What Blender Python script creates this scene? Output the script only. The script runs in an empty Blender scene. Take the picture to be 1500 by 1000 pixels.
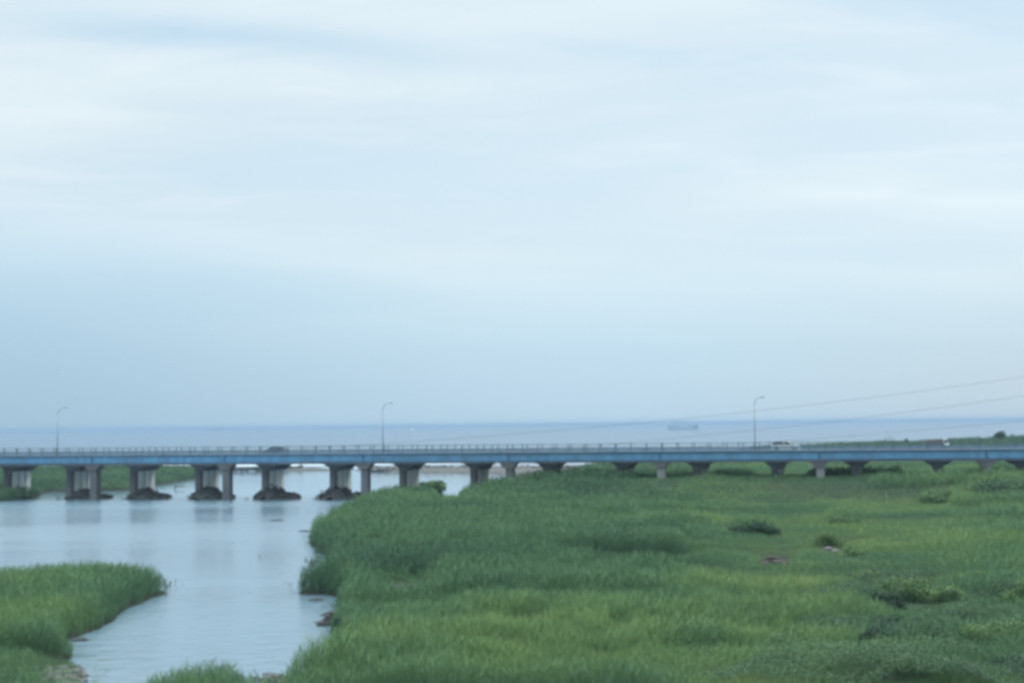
import bpy, bmesh, math, random
import numpy as np
from mathutils import Matrix, Vector, noise as mnoise

R = math.radians
random.seed(7)
RNG = np.random.default_rng(11)
scene = bpy.context.scene
COL = scene.collection

# ------------------------------------------------------------------ camera
CAM_H = 12.0
FPX = 1500 * 50 / 36.0
PITCH = math.atan(121.5 / FPX)
ROLL = math.atan(17 / 1500.0)
cam_data = bpy.data.cameras.new("camera")
cam_data.lens = 50
cam_data.sensor_width = 36
cam_data.clip_start = 0.5
cam_data.clip_end = 90000
cam = bpy.data.objects.new("camera", cam_data)
COL.objects.link(cam)
CAM_M = Matrix.Translation((0, 0, CAM_H)) @ Matrix.Rotation(math.pi / 2 + PITCH, 4, 'X') @ Matrix.Rotation(-ROLL, 4, 'Z')
cam.matrix_world = CAM_M
scene.camera = cam
ROT = np.array(CAM_M.to_3x3())


def ray(x, y):
    v = ROT @ np.array([(x - 750) / FPX, (500 - y) / FPX, -1.0])
    return v / v[1]


def at(x, y, z=0.0):
    """photo position of a point of known height -> ground plan point"""
    r = ray(x, y)
    k = (z - CAM_H) / r[2]
    return np.array([r[0] * k, k, z])


def at_depth(x, y, Y):
    r = ray(x, y)
    return np.array([r[0] * Y, Y, CAM_H + r[2] * Y])


def project(X, Y, Z):
    P = np.stack([X, Y, Z - CAM_H], -1) @ ROT
    d = -P[..., 2]
    return 750 + FPX * P[..., 0] / d, 500 - FPX * P[..., 1] / d


# ------------------------------------------------------------------ helpers
def tag(o, label=None, cat=None, group=None, kind=None):
    if label: o["label"] = label
    if cat: o["category"] = cat
    if group: o["group"] = group
    if kind: o["kind"] = kind
    return o


def empty(name, loc=(0, 0, 0), rz=0.0):
    o = bpy.data.objects.new(name, None)
    o.empty_display_size = 0.3
    COL.objects.link(o)
    o.location = loc
    o.rotation_euler = (0, 0, rz)
    return o


def link(name, me, mats, parent=None):
    o = bpy.data.objects.new(name, me)
    COL.objects.link(o)
    for m in (mats if isinstance(mats, (list, tuple)) else [mats]):
        me.materials.append(m)
    if parent: o.parent = parent
    return o


def np_mesh(name, verts, faces, smooth=False):
    """verts (n,3); faces: list of (m,k) index arrays"""
    me = bpy.data.meshes.new(name)
    verts = np.ascontiguousarray(verts, dtype=np.float32)
    me.vertices.add(len(verts))
    me.vertices.foreach_set("co", verts.ravel())
    loops = np.concatenate([f.ravel() for f in faces]).astype(np.int32)
    sizes = np.concatenate([np.full(len(f), f.shape[1]) for f in faces])
    starts = np.concatenate([[0], np.cumsum(sizes)[:-1]]).astype(np.int32)
    me.loops.add(len(loops))
    me.loops.foreach_set("vertex_index", loops)
    me.polygons.add(len(sizes))
    me.polygons.foreach_set("loop_start", starts)
    me.update(calc_edges=True)
    if smooth:
        me.polygons.foreach_set("use_smooth", np.ones(len(sizes), dtype=bool))
    return me


class MB:
    def __init__(s): s.bm = bmesh.new()

    def box(s, c, size, mat=None, bevel=0.0, taper=(1, 1)):
        """taper scales the top"""
        sx, sy, sz = size[0] / 2, size[1] / 2, size[2] / 2
        vs = []
        for k in (-1, 1):
            tx, ty = (1, 1) if k < 0 else taper
            for i, j in ((-1, -1), (1, -1), (1, 1), (-1, 1)):
                v = Vector((i * sx * tx, j * sy * ty, k * sz))
                if mat is not None: v = mat @ v
                vs.append(s.bm.verts.new(v + Vector(c)))
        f = [(0, 3, 2, 1), (4, 5, 6, 7), (0, 1, 5, 4), (1, 2, 6, 5), (2, 3, 7, 6), (3, 0, 4, 7)]
        fs = [s.bm.faces.new([vs[i] for i in q]) for q in f]
        if bevel > 0:
            es = list({e for q in fs for e in q.edges})
            bmesh.ops.bevel(s.bm, geom=es, offset=bevel, segments=2, affect='EDGES', profile=0.7)
        return s

    def tube(s, pts, rad, n=8, cap=True):
        pts = [Vector(p) for p in pts]
        rr = rad if isinstance(rad, (list, tuple)) else [rad] * len(pts)
        rings = []
        for i, p in enumerate(pts):
            t = (pts[min(i + 1, len(pts) - 1)] - pts[max(i - 1, 0)]).normalized()
            a = t.cross(Vector((0, 0, 1)))
            if a.length < 1e-3: a = t.cross(Vector((0, 1, 0)))
            a.normalize()
            b = t.cross(a)
            rings.append([s.bm.verts.new(p + (a * math.cos(2 * math.pi * k / n) + b * math.sin(2 * math.pi * k / n)) * rr[i]) for k in range(n)])
        for r0, r1 in zip(rings, rings[1:]):
            for k in range(n):
                f = s.bm.faces.new([r0[k], r0[(k + 1) % n], r1[(k + 1) % n], r1[k]])
                f.smooth = True
        if cap:
            s.bm.faces.new(rings[0][::-1]); s.bm.faces.new(rings[-1])
        return s

    def prism(s, poly, y0, y1, axis='Y', shrink=None):
        """outline (a,z) extruded along y; shrink(a,z)->factor on y half-width"""
        lo, hi = [], []
        for a, z in poly:
            k = shrink(a, z) if shrink else 1.0
            m, h = (y0 + y1) / 2, (y1 - y0) / 2 * k
            lo.append(s.bm.verts.new((a, m - h, z))); hi.append(s.bm.verts.new((a, m + h, z)))
        n = len(poly)
        s.bm.faces.new(lo); s.bm.faces.new(hi[::-1])
        for i in range(n):
            s.bm.faces.new([lo[i], hi[i], hi[(i + 1) % n], lo[(i + 1) % n]])
        return s

    def rock(s, c, size, seed, sub=1):
        res = bmesh.ops.create_icosphere(s.bm, subdivisions=sub, radius=1.0)
        rz = Matrix.Rotation(random.uniform(0, 6.28), 3, 'Z') @ Matrix.Rotation(random.uniform(-.5, .5), 3, 'X')
        for v in res['verts']:
            d = 1 + 0.38 * mnoise.noise(v.co * 1.3 + Vector((seed * 3.1, seed * 1.7, 0)))
            q = v.co * d
            q = Vector((max(-.8, min(.8, q.x)), max(-.8, min(.8, q.y)), max(-.75, min(.75, q.z))))
            v.co = rz @ Vector((q.x * size[0], q.y * size[1], q.z * size[2])) + Vector(c)
        return s

    def build(s, name, mats, parent=None, xf=None):
        bmesh.ops.recalc_face_normals(s.bm, faces=s.bm.faces[:])
        if xf is not None: bmesh.ops.transform(s.bm, matrix=xf, verts=s.bm.verts[:])
        me = bpy.data.meshes.new(name)
        s.bm.to_mesh(me); s.bm.free()
        return link(name, me, mats, parent)


# numpy value noise
class VNoise:
    def __init__(s, seed):
        s.t = np.random.default_rng(seed).random((256, 256))

    def __call__(s, X, Y, scale, octaves=3):
        out = 0; amp = 1; tot = 0
        for o in range(octaves):
            x, y = X / scale * 2 ** o + o * 17.3, Y / scale * 2 ** o + o * 9.1
            ix, iy = np.floor(x).astype(int), np.floor(y).astype(int)
            fx, fy = x - ix, y - iy
            fx, fy = fx * fx * (3 - 2 * fx), fy * fy * (3 - 2 * fy)
            a = s.t[ix % 256, iy % 256]; b = s.t[(ix + 1) % 256, iy % 256]
            c = s.t[ix % 256, (iy + 1) % 256]; d = s.t[(ix + 1) % 256, (iy + 1) % 256]
            out = out + amp * ((a * (1 - fx) + b * fx) * (1 - fy) + (c * (1 - fx) + d * fx) * fy)
            tot += amp; amp *= 0.5
        return out / tot


N1, N2, N3, N4 = VNoise(1), VNoise(2), VNoise(3), VNoise(4)


def sstep(x, a, b):
    t = np.clip((x - a) / (b - a), 0, 1)
    return t * t * (3 - 2 * t)


# ------------------------------------------------------------------ materials
def new_mat(name):
    m = bpy.data.materials.new(name)
    m.use_nodes = True
    nt = m.node_tree
    b = nt.nodes["Principled BSDF"]
    return m, nt, b


def paint(name, c, rough=0.6, var=0.18, scale=1.2, bump=0.0, metallic=0.0, stain=None, stretch=(1, 1, 1), spec=0.5):
    m, nt, b = new_mat(name)
    tc = nt.nodes.new("ShaderNodeTexCoord")
    mp = nt.nodes.new("ShaderNodeMapping"); mp.inputs["Scale"].default_value = stretch
    nt.links.new(tc.outputs["Object"], mp.inputs["Vector"])
    n = nt.nodes.new("ShaderNodeTexNoise"); n.inputs["Scale"].default_value = scale; n.inputs["Detail"].default_value = 6
    nt.links.new(mp.outputs["Vector"], n.inputs["Vector"])
    r = nt.nodes.new("ShaderNodeValToRGB")
    r.color_ramp.elements[0].position = 0.3; r.color_ramp.elements[1].position = 0.7
    r.color_ramp.elements[0].color = tuple(x * (1 - var) for x in c) + (1,)
    r.color_ramp.elements[1].color = tuple(min(1, x * (1 + var)) for x in c) + (1,)
    nt.links.new(n.outputs["Fac"], r.inputs["Fac"])
    out = r.outputs["Color"]
    if stain:
        n2 = nt.nodes.new("ShaderNodeTexNoise"); n2.inputs["Scale"].default_value = scale * 0.6; n2.inputs["Detail"].default_value = 8
        nt.links.new(mp.outputs["Vector"], n2.inputs["Vector"])
        r2 = nt.nodes.new("ShaderNodeValToRGB")
        r2.color_ramp.elements[0].position = 0.52; r2.color_ramp.elements[1].position = 0.75
        nt.links.new(n2.outputs["Fac"], r2.inputs["Fac"])
        mx = nt.nodes.new("ShaderNodeMix"); mx.data_type = 'RGBA'
        nt.links.new(r2.outputs["Color"], mx.inputs["Factor"])
        nt.links.new(out, mx.inputs[6]); mx.inputs[7].default_value = tuple(stain) + (1,)
        out = mx.outputs[2]
    nt.links.new(out, b.inputs["Base Color"])
    b.inputs["Roughness"].default_value = rough
    b.inputs["Metallic"].default_value = metallic
    b.inputs["Specular IOR Level"].default_value = spec
    if bump > 0:
        bp = nt.nodes.new("ShaderNodeBump"); bp.inputs["Strength"].default_value = bump; bp.inputs["Distance"].default_value = 0.1
        nt.links.new(n.outputs["Fac"], bp.inputs["Height"]); nt.links.new(bp.outputs["Normal"], b.inputs["Normal"])
    return m


def leafy(name, stops, transl=0.12):
    """plant tissue: colour from a per-plant tone attribute"""
    m, nt, b = new_mat(name)
    at_ = nt.nodes.new("ShaderNodeAttribute"); at_.attribute_name = "tone"
    r = nt.nodes.new("ShaderNodeValToRGB")
    els = r.color_ramp.elements
    els[0].position, els[0].color = stops[0][0], tuple(stops[0][1]) + (1,)
    els[1].position, els[1].color = stops[-1][0], tuple(stops[-1][1]) + (1,)
    for p, c in stops[1:-1]:
        e = els.new(p); e.color = tuple(c) + (1,)
    nt.links.new(at_.outputs["Fac"], r.inputs["Fac"])
    nt.links.new(r.outputs["Color"], b.inputs["Base Color"])
    b.inputs["Roughness"].default_value = 0.7
    b.inputs["Specular IOR Level"].default_value = 0.15
    t = nt.nodes.new("ShaderNodeBsdfTranslucent")
    nt.links.new(r.outputs["Color"], t.inputs["Color"])
    mx = nt.nodes.new("ShaderNodeMixShader"); mx.inputs[0].default_value = transl
    out = nt.nodes["Material Output"]
    nt.links.new(b.outputs[0], mx.inputs[1]); nt.links.new(t.outputs[0], mx.inputs[2])
    nt.links.new(mx.outputs[0], out.inputs["Surface"])
    return m


M = {}
M['blue'] = paint("blue_girder_paint", (0.10, 0.255, 0.40), 0.55, 0.16, 0.8, stain=(0.105, 0.205, 0.31), stretch=(0.7, 1, 0.25))
M['blue_dark'] = paint("blue_flange_paint", (0.05, 0.13, 0.25), 0.6, 0.12, 0.7)
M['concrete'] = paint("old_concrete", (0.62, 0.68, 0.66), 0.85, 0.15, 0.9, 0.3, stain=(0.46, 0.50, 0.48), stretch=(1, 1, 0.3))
M['concrete_dark'] = paint("dark_concrete", (0.12, 0.125, 0.13), 0.9, 0.2, 0.8, 0.3, stain=(0.08, 0.08, 0.085), stretch=(1, 1, 0.4))
M['asphalt'] = paint("asphalt", (0.06, 0.06, 0.062), 0.9, 0.15, 2.0, 0.2)
M['galv'] = paint("galvanised_steel", (0.22, 0.24, 0.255), 0.5, 0.12, 1.5, metallic=0.3)
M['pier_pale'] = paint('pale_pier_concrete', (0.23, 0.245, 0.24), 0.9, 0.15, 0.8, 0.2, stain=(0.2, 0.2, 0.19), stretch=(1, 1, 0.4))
M['deck_edge'] = paint('weathered_deck_edge', (0.115, 0.175, 0.235), 0.85, 0.15, 1.0)
M['girder_dark'] = paint('dark_girder_concrete', (0.13, 0.145, 0.16), 0.9, 0.2, 0.8)  # dark grey for the road bridge girders and pier caps
M['guard'] = paint('dull_guard_rail', (0.12, 0.19, 0.25), 0.6, 0.12, 1.5)
M['pipe'] = paint('grey_blue_pipe', (0.13, 0.16, 0.19), 0.7, 0.1, 1.0)
M['rail'] = paint("railing_paint", (0.08, 0.13, 0.145), 0.6, 0.12, 1.0)
M['white_line'] = paint("road_paint", (0.7, 0.7, 0.68), 0.8, 0.1, 3)
M['rock'] = paint("dark_rubble", (0.05, 0.05, 0.05), 0.95, 0.35, 1.3, 0.6)
M['rock_pale'] = paint("grey_rubble", (0.11, 0.108, 0.105), 0.95, 0.3, 0.9, 0.6)
M['driftwood'] = paint("driftwood", (0.15, 0.138, 0.135), 0.9, 0.3, 3.0, 0.4)
M['darkwood'] = paint("wet_wood", (0.07, 0.06, 0.055), 0.85, 0.3, 3.0, 0.4)
M['brown'] = paint("brown_dead_brush", (0.088, 0.076, 0.066), 0.95, 0.35, 2.0, 0.6)
M['bark'] = paint("bark", (0.09, 0.075, 0.06), 0.95, 0.3, 4.0, 0.5)
M['cable'] = paint("cable_sheath", (0.08, 0.085, 0.09), 0.6, 0.1, 1.0)
M['truck_white'] = paint('white_cab_paint', (0.70, 0.71, 0.72), 0.35, 0.03, 1.0)
M['glass'] = paint("tinted_glass", (0.04, 0.06, 0.08), 0.12, 0.05, 1.0)
M['tyre'] = paint("tyre_rubber", (0.02, 0.02, 0.02), 0.9, 0.1, 4.0)
M['car_white'] = paint("silver_car_paint", (0.62, 0.64, 0.66), 0.3, 0.03, 1.0)
M['car_dark'] = paint("navy_car_paint", (0.07, 0.105, 0.145), 0.3, 0.05, 1.0)
M['lamp_glass'] = paint("lamp_lens", (0.75, 0.75, 0.72), 0.25, 0.03, 1.0)
M['red_load'] = paint("reddish_tarpaulin", (0.13, 0.11, 0.12), 0.85, 0.2, 2.0, 0.4)
M['ship_hull'] = paint("ship_hull_paint", (0.05, 0.07, 0.10), 0.6, 0.15, 0.05)
M['ship_blue'] = paint("ferry_paint", (0.46, 0.58, 0.68), 0.6, 0.08, 0.03)
M['ship_white'] = paint("ship_white_paint", (0.7, 0.7, 0.7), 0.6, 0.05, 0.05)

M['reed'] = leafy("reed_leaf", [(0, (0.062, 0.124, 0.074)), (0.45, (0.107, 0.195, 0.093)), (0.8, (0.175, 0.264, 0.097)), (1, (0.270, 0.315, 0.121))])
M['leaf'] = leafy("shrub_leaf", [(0, (0.054, 0.098, 0.062)), (0.5, (0.098, 0.174, 0.074)), (1, (0.197, 0.273, 0.085))])
M['leaf_dark'] = leafy("dark_shrub_leaf", [(0, (0.020, 0.041, 0.031)), (0.5, (0.035, 0.068, 0.044)), (1, (0.058, 0.102, 0.050))], 0.12)
M['leaf_yellow'] = leafy("yellow_shrub_leaf", [(0, (0.07, 0.12, 0.03)), (0.5, (0.13, 0.19, 0.035)), (1, (0.2, 0.25, 0.05))])

# ground: mud / soil / sand
mg, nt, b = new_mat("marsh_soil")
tc = nt.nodes.new("ShaderNodeTexCoord")
n = nt.nodes.new("ShaderNodeTexNoise"); n.inputs["Scale"].default_value = 0.35; n.inputs["Detail"].default_value = 8
nt.links.new(tc.outputs["Object"], n.inputs["Vector"])
r = nt.nodes.new("ShaderNodeValToRGB")
r.color_ramp.elements[0].position = 0.35; r.color_ramp.elements[0].color = (0.018, 0.021, 0.017, 1)
r.color_ramp.elements[1].position = 0.7; r.color_ramp.elements[1].color = (0.032, 0.035, 0.027, 1)
nt.links.new(n.outputs["Fac"], r.inputs["Fac"])
sa = nt.nodes.new("ShaderNodeAttribute"); sa.attribute_name = "sand"
mx = nt.nodes.new("ShaderNodeMix"); mx.data_type = 'RGBA'
nt.links.new(sa.outputs["Fac"], mx.inputs["Factor"]); nt.links.new(r.outputs["Color"], mx.inputs[6]); mx.inputs[7].default_value = (0.105, 0.105, 0.10, 1)
nt.links.new(mx.outputs[2], b.inputs["Base Color"])
b.inputs["Roughness"].default_value = 0.95
b.inputs["Specular IOR Level"].default_value = 0.05
bp = nt.nodes.new("ShaderNodeBump"); bp.inputs["Strength"].default_value = 0.5; bp.inputs["Distance"].default_value = 0.3
nt.links.new(n.outputs["Fac"], bp.inputs["Height"]); nt.links.new(bp.outputs["Normal"], b.inputs["Normal"])
M['soil'] = mg


def water_mat(name, base, rough, waves, lee=False):
    m, nt, b = new_mat(name)
    tc = nt.nodes.new("ShaderNodeTexCoord")
    h = None
    for (sc, st, amp) in waves:
        mp = nt.nodes.new("ShaderNodeMapping"); mp.inputs["Scale"].default_value = st
        nt.links.new(tc.outputs["Object"], mp.inputs["Vector"])
        n = nt.nodes.new("ShaderNodeTexNoise"); n.inputs["Scale"].default_value = sc; n.inputs["Detail"].default_value = 4
        n.inputs["Roughness"].default_value = 0.55
        nt.links.new(mp.outputs["Vector"], n.inputs["Vector"])
        mu = nt.nodes.new("ShaderNodeMath"); mu.operation = 'MULTIPLY'; mu.inputs[1].default_value = amp
        nt.links.new(n.outputs["Fac"], mu.inputs[0])
        if h is None: h = mu.outputs[0]
        else:
            ad = nt.nodes.new("ShaderNodeMath"); ad.operation = 'ADD'
            nt.links.new(h, ad.inputs[0]); nt.links.new(mu.outputs[0], ad.inputs[1]); h = ad.outputs[0]
    # wind patches: ripples come and go over the surface
    np_ = nt.nodes.new("ShaderNodeTexNoise"); np_.inputs["Scale"].default_value = 0.022; np_.inputs["Detail"].default_value = 4
    mp = nt.nodes.new("ShaderNodeMapping"); mp.inputs["Scale"].default_value = (0.5, 1.9, 1)
    nt.links.new(tc.outputs["Object"], mp.inputs["Vector"]); nt.links.new(mp.outputs["Vector"], np_.inputs["Vector"])
    rg = nt.nodes.new("ShaderNodeMapRange"); rg.inputs[1].default_value = 0.35; rg.inputs[2].default_value = 0.65
    rg.inputs[3].default_value = 0.35; rg.inputs[4].default_value = 1.0
    nt.links.new(np_.outputs["Fac"], rg.inputs[0])
    if lee:   # the water lies calmer in the shelter of the bridge piers
        sp_ = nt.nodes.new("ShaderNodeSeparateXYZ"); nt.links.new(tc.outputs["Object"], sp_.inputs[0])
        ma = nt.nodes.new("ShaderNodeMath"); ma.operation = 'MULTIPLY_ADD'; ma.inputs[1].default_value = 0.222
        nt.links.new(sp_.outputs["X"], ma.inputs[0]); nt.links.new(sp_.outputs["Y"], ma.inputs[2])
        lr = nt.nodes.new("ShaderNodeMapRange"); lr.interpolation_type = 'SMOOTHSTEP'
        for i_, v_ in enumerate((221.0, 230.0, 1.0, 0.12)): lr.inputs[i_ + 1].default_value = v_
        nt.links.new(ma.outputs[0], lr.inputs[0])
        mm = nt.nodes.new("ShaderNodeMath"); mm.operation = 'MULTIPLY'
        nt.links.new(rg.outputs[0], mm.inputs[0]); nt.links.new(lr.outputs[0], mm.inputs[1]); rg = mm
        rr_ = nt.nodes.new("ShaderNodeMapRange")
        for i_, v_ in enumerate((0.1, 0.9, 0.06, 0.24)): rr_.inputs[i_ + 1].default_value = v_
        nt.links.new(rg.outputs[0], rr_.inputs[0]); nt.links.new(rr_.outputs[0], b.inputs["Roughness"])
    bp = nt.nodes.new("ShaderNodeBump"); bp.inputs["Distance"].default_value = 1.0
    nt.links.new(rg.outputs[0], bp.inputs["Strength"])
    nt.links.new(h, bp.inputs["Height"]); nt.links.new(bp.outputs["Normal"], b.inputs["Normal"])
    b.inputs["Base Color"].default_value = tuple(base) + (1,)
    b.inputs["Roughness"].default_value = rough
    b.inputs["IOR"].default_value = 1.36
    return m, nt, b, tc


M['river'], *_ = water_mat("river_water", (0.115, 0.175, 0.215), 0.07,
                           [(0.9, (0.6, 1.0, 1), 0.30), (4.0, (0.7, 1, 1), 0.05)], lee=True)
M['sea'], snt, sb, stc = water_mat("sea_water", (0.014, 0.06, 0.115), 0.22,
                                   [(0.035, (0.45, 1.0, 1), 0.45), (0.16, (0.5, 1, 1), 0.16), (0.8, (0.7, 1, 1), 0.035)])
# breaking surf: streaky foam crests near the shore
mp = snt.nodes.new("ShaderNodeMapping"); mp.inputs["Scale"].default_value = (0.006, 0.045, 1)
snt.links.new(stc.outputs["Object"], mp.inputs["Vector"])
fn = snt.nodes.new("ShaderNodeTexNoise"); fn.inputs["Scale"].default_value = 1.0; fn.inputs["Detail"].default_value = 7; fn.inputs["Distortion"].default_value = 0.6
snt.links.new(mp.outputs["Vector"], fn.inputs["Vector"])
sep = snt.nodes.new("ShaderNodeSeparateXYZ"); snt.links.new(stc.outputs["Object"], sep.inputs[0])
near = snt.nodes.new("ShaderNodeMapRange"); near.inputs[1].default_value = 380; near.inputs[2].default_value = 1150
near.inputs[3].default_value = 0.24; near.inputs[4].default_value = -0.16
snt.links.new(sep.outputs["Y"], near.inputs[0])
ad = snt.nodes.new("ShaderNodeMath"); ad.operation = 'ADD'
snt.links.new(fn.outputs["Fac"], ad.inputs[0]); snt.links.new(near.outputs[0], ad.inputs[1])
fr = snt.nodes.new("ShaderNodeMapRange"); fr.inputs[1].default_value = 0.62; fr.inputs[2].default_value = 0.80; fr.inputs[4].default_value = 0.85
snt.links.new(ad.outputs[0], fr.inputs[0])
mx = snt.nodes.new("ShaderNodeMix"); mx.data_type = 'RGBA'
snt.links.new(fr.outputs[0], mx.inputs["Factor"]); mx.inputs[6].default_value = (0.018, 0.065, 0.115, 1); mx.inputs[7].default_value = (0.75, 0.78, 0.8, 1)
snt.links.new(mx.outputs[2], sb.inputs["Base Color"])

# ------------------------------------------------------------------ land outline (plan)
def P(x, y, z=0.0):
    p = at(x, y, z); return (p[0], p[1])


marsh = [P(395, 1030), P(420, 1010), P(440, 996, 0.3), P(476, 972, 0.5), P(488, 945, 0.4), P(482, 915, 0.2), P(490, 894), P(498, 876),
         P(470, 871), P(434, 871), P(427, 861), P(433, 838, 1.4), P(468, 836, 1.1), P(486, 822), P(468, 812), P(455, 798), P(451, 782),
         P(459, 761, 1.6), P(500, 740, 1.5), P(540, 727, 1.0), P(590, 722, 0.7), P(632, 716, 0.7), P(648, 716, 0.7), P(640, 727, 0.7), P(652, 737, 0.8), P(664, 737, 0.8),
         P(672, 726, 0.7), P(682, 716, 0.9), P(720, 708, 1.9), P(760, 705.5, 2.3), P(800, 703, 2.5), P(812, 697, 2.6), (12, 372), (60, 470), (100, 560), (260, 640), (500, 660),
         (500, 20), (-14, 20), (-12.5, 62)]
island = [P(-400, 1040), P(132, 1040), P(127, 985), P(110, 974), P(99, 966), P(97, 950), P(106, 937), P(150, 921), P(178, 898), P(207, 883), P(247, 869),
          P(253, 858), P(247, 830, 1.8), P(200, 823, 1.8), P(130, 820, 1.8), P(0, 832, 1.8), P(-400, 842, 1.8)]
clump = [(-16.5, 40), (-11.7, 40), (-11.6, 62), (-12.0, 65.6), (-13.6, 66.8), (-15.5, 65.8), (-16.4, 63)]
bank_near = [P(-400, 742), P(0, 735), P(35, 731), P(58, 726), P(66, 718), P(60, 712, 0.6), P(0, 706, 0.8), P(-400, 706, 0.8)]
bank_far = [P(-500, 724), P(0, 720), P(60, 721), P(100, 720), P(150, 719), P(190, 718), P(230, 711), P(265, 705), P(300, 699), P(318, 695),
            P(300, 690), P(200, 688), P(0, 690), P(-500, 694)]
bar = [P(-600, 694), P(240, 692), P(330, 691), P(380, 689.5), P(425, 687.5), P(455, 685.5), P(490, 687), P(530, 689.5), P(560, 691), P(680, 692.5), P(830, 697), (40, 372),
       (40, 398), (0, 393), (-60, 392), (-150, 400), (-400, 420)]
POLYS = [np.array(p) for p in (marsh, island, clump, bank_near, bank_far, bar)]


def sdist(poly, X, Y):
    d = np.full(X.shape, 1e18); inside = np.zeros(X.shape, bool)
    n = len(poly)
    for i in range(n):
        ax, ay = poly[i]; bx, by = poly[(i + 1) % n]
        ex, ey = bx - ax, by - ay
        t = np.clip(((X - ax) * ex + (Y - ay) * ey) / (ex * ex + ey * ey + 1e-12), 0, 1)
        d = np.minimum(d, (X - ax - t * ex) ** 2 + (Y - ay - t * ey) ** 2)
        c = ((ay > Y) != (by > Y)) & (X < ex * (Y - ay) / (ey if abs(ey) > 1e-12 else 1e-12) + ax)
        inside ^= c
    return np.where(inside, 1, -1) * np.sqrt(d)


def land(X, Y):
    s = [sdist(p, X, Y) for p in POLYS]
    green = np.maximum.reduce(s[:5])
    return green, s[5]


Y0L = 229.0
CREST = [(-50, 0.0), (30, 0.2), (65, 1.2), (92, 1.7), (118, 1.8), (131, 2.0), (144, 2.6), (170, 2.8), (196, 3.0), (300, 3.4), (500, 3.4)]


def ground_z(X, Y, sds=None):
    g, s = sds if sds is not None else land(X, Y)
    jit = (N1(X, Y, 2.2, 3) - 0.5) * np.clip(Y / 120, 0.85, 3) * 1.35
    g = g + jit; s = s + jit
    zg = np.where(g > 0, 0.28 * sstep(g, 0, 0.7) + 0.30 * sstep(g, 0.5, 12) + 0.35 * (N2(X, Y, 14, 3) - 0.4) * sstep(g, 1, 8), np.clip(g * 0.5, -1.2, 0)) - 0.02
    zs = np.where(s > 0, 0.9 * sstep(s, 0, 8) * (0.75 + 0.5 * N2(X, Y, 9, 3)), np.clip(s * 0.5, -1.2, 0)) - 0.02
    cx = np.array([c[0] for c in CREST]); cz = np.array([c[1] for c in CREST])
    yc = 545 + 0.12 * (X - 130)
    dune = np.interp(X, cx, cz) * np.exp(-((Y - yc) / 38) ** 2) * (0.93 + 0.14 * N3(X, Y, 18, 3))
    off = (Y - Y0L + 0.222 * X)                       # distance beyond the bridge line
    amp = np.interp(X, [-14, -6, 6, 18, 55, 75, 110, 200], [0.0, 0.75, 2.3, 2.45, 2.6, 2.5, 2.3, 2.3])
    back = np.interp(X, [0, 8, 20, 200], [9.0, 12.0, 75.0, 90.0])
    rise = amp * np.where(off < 0, np.exp(-(off / 17.0) ** 2), np.exp(-(np.maximum(off - 6, 0) / back) ** 2)) * sstep(g, 0.3, 6)
    zg = np.where(g > 0, zg + rise, zg)
    z = np.maximum(zg, zs)
    return np.where(z > 0, z + dune, z)


# ------------------------------------------------------------------ ground mesh
xs = np.concatenate([np.arange(-330, -130, 5.0), np.arange(-130, 175, 0.9), np.arange(175, 480, 6.0)])
ys = np.concatenate([np.arange(24, 60, 2.0), np.arange(60, 180, 0.9), np.arange(180, 420, 1.5), np.arange(420, 690, 4.0)])
GX, GY = np.meshgrid(xs, ys)
sds = land(GX, GY)
GZ = ground_z(GX, GY, sds)
nx, ny = len(xs), len(ys)
idx = np.arange(nx * ny).reshape(ny, nx)
q = np.stack([idx[:-1, :-1], idx[:-1, 1:], idx[1:, 1:], idx[1:, :-1]], -1).reshape(-1, 4)
keep = (GZ.ravel()[q] > -1.0).any(1)
me = np_mesh("ground", np.stack([GX, GY, GZ], -1).reshape(-1, 3), [q[keep]], True)
sand = np.clip(sstep(sds[1], -1, 3) * (1 - sstep(sds[0], -2, 3)) + sstep(GY, 555, 580) * 0.8, 0, 1)
# two bare, trodden spots and the rubbly point at the lower left
for (cx_, cy_, rad) in ((at(1285, 1000)[0], at(1285, 1000)[1], 2.2), (at(590, 858)[0], at(590, 858)[1], 1.6)):
    sand = np.maximum(sand, 0.6 * np.exp(-(((GX - cx_) / rad) ** 2 + ((GY - cy_) / rad) ** 2)))
a = me.attributes.new("sand", 'FLOAT', 'POINT'); a.data.foreach_set("value", sand.ravel().astype(np.float32))
tag(link("ground", me, M['soil']), kind='structure')


def plane(name, x0, x1, y0, y1, z, mat):
    b = MB()
    vs = [b.bm.verts.new(p) for p in ((x0, y0, z), (x1, y0, z), (x1, y1, z), (x0, y1, z))]
    b.bm.faces.new(vs)
    return tag(b.build(name, mat), kind='structure')


plane("river", -2500, 600, -60, 396, 0, M['river'])
plane("sea", -32000, 32000, 396, 33000, 0, M['sea'])
plane("seabed", -32500, 32500, -200, 33500, -2.5, M['soil'])

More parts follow.
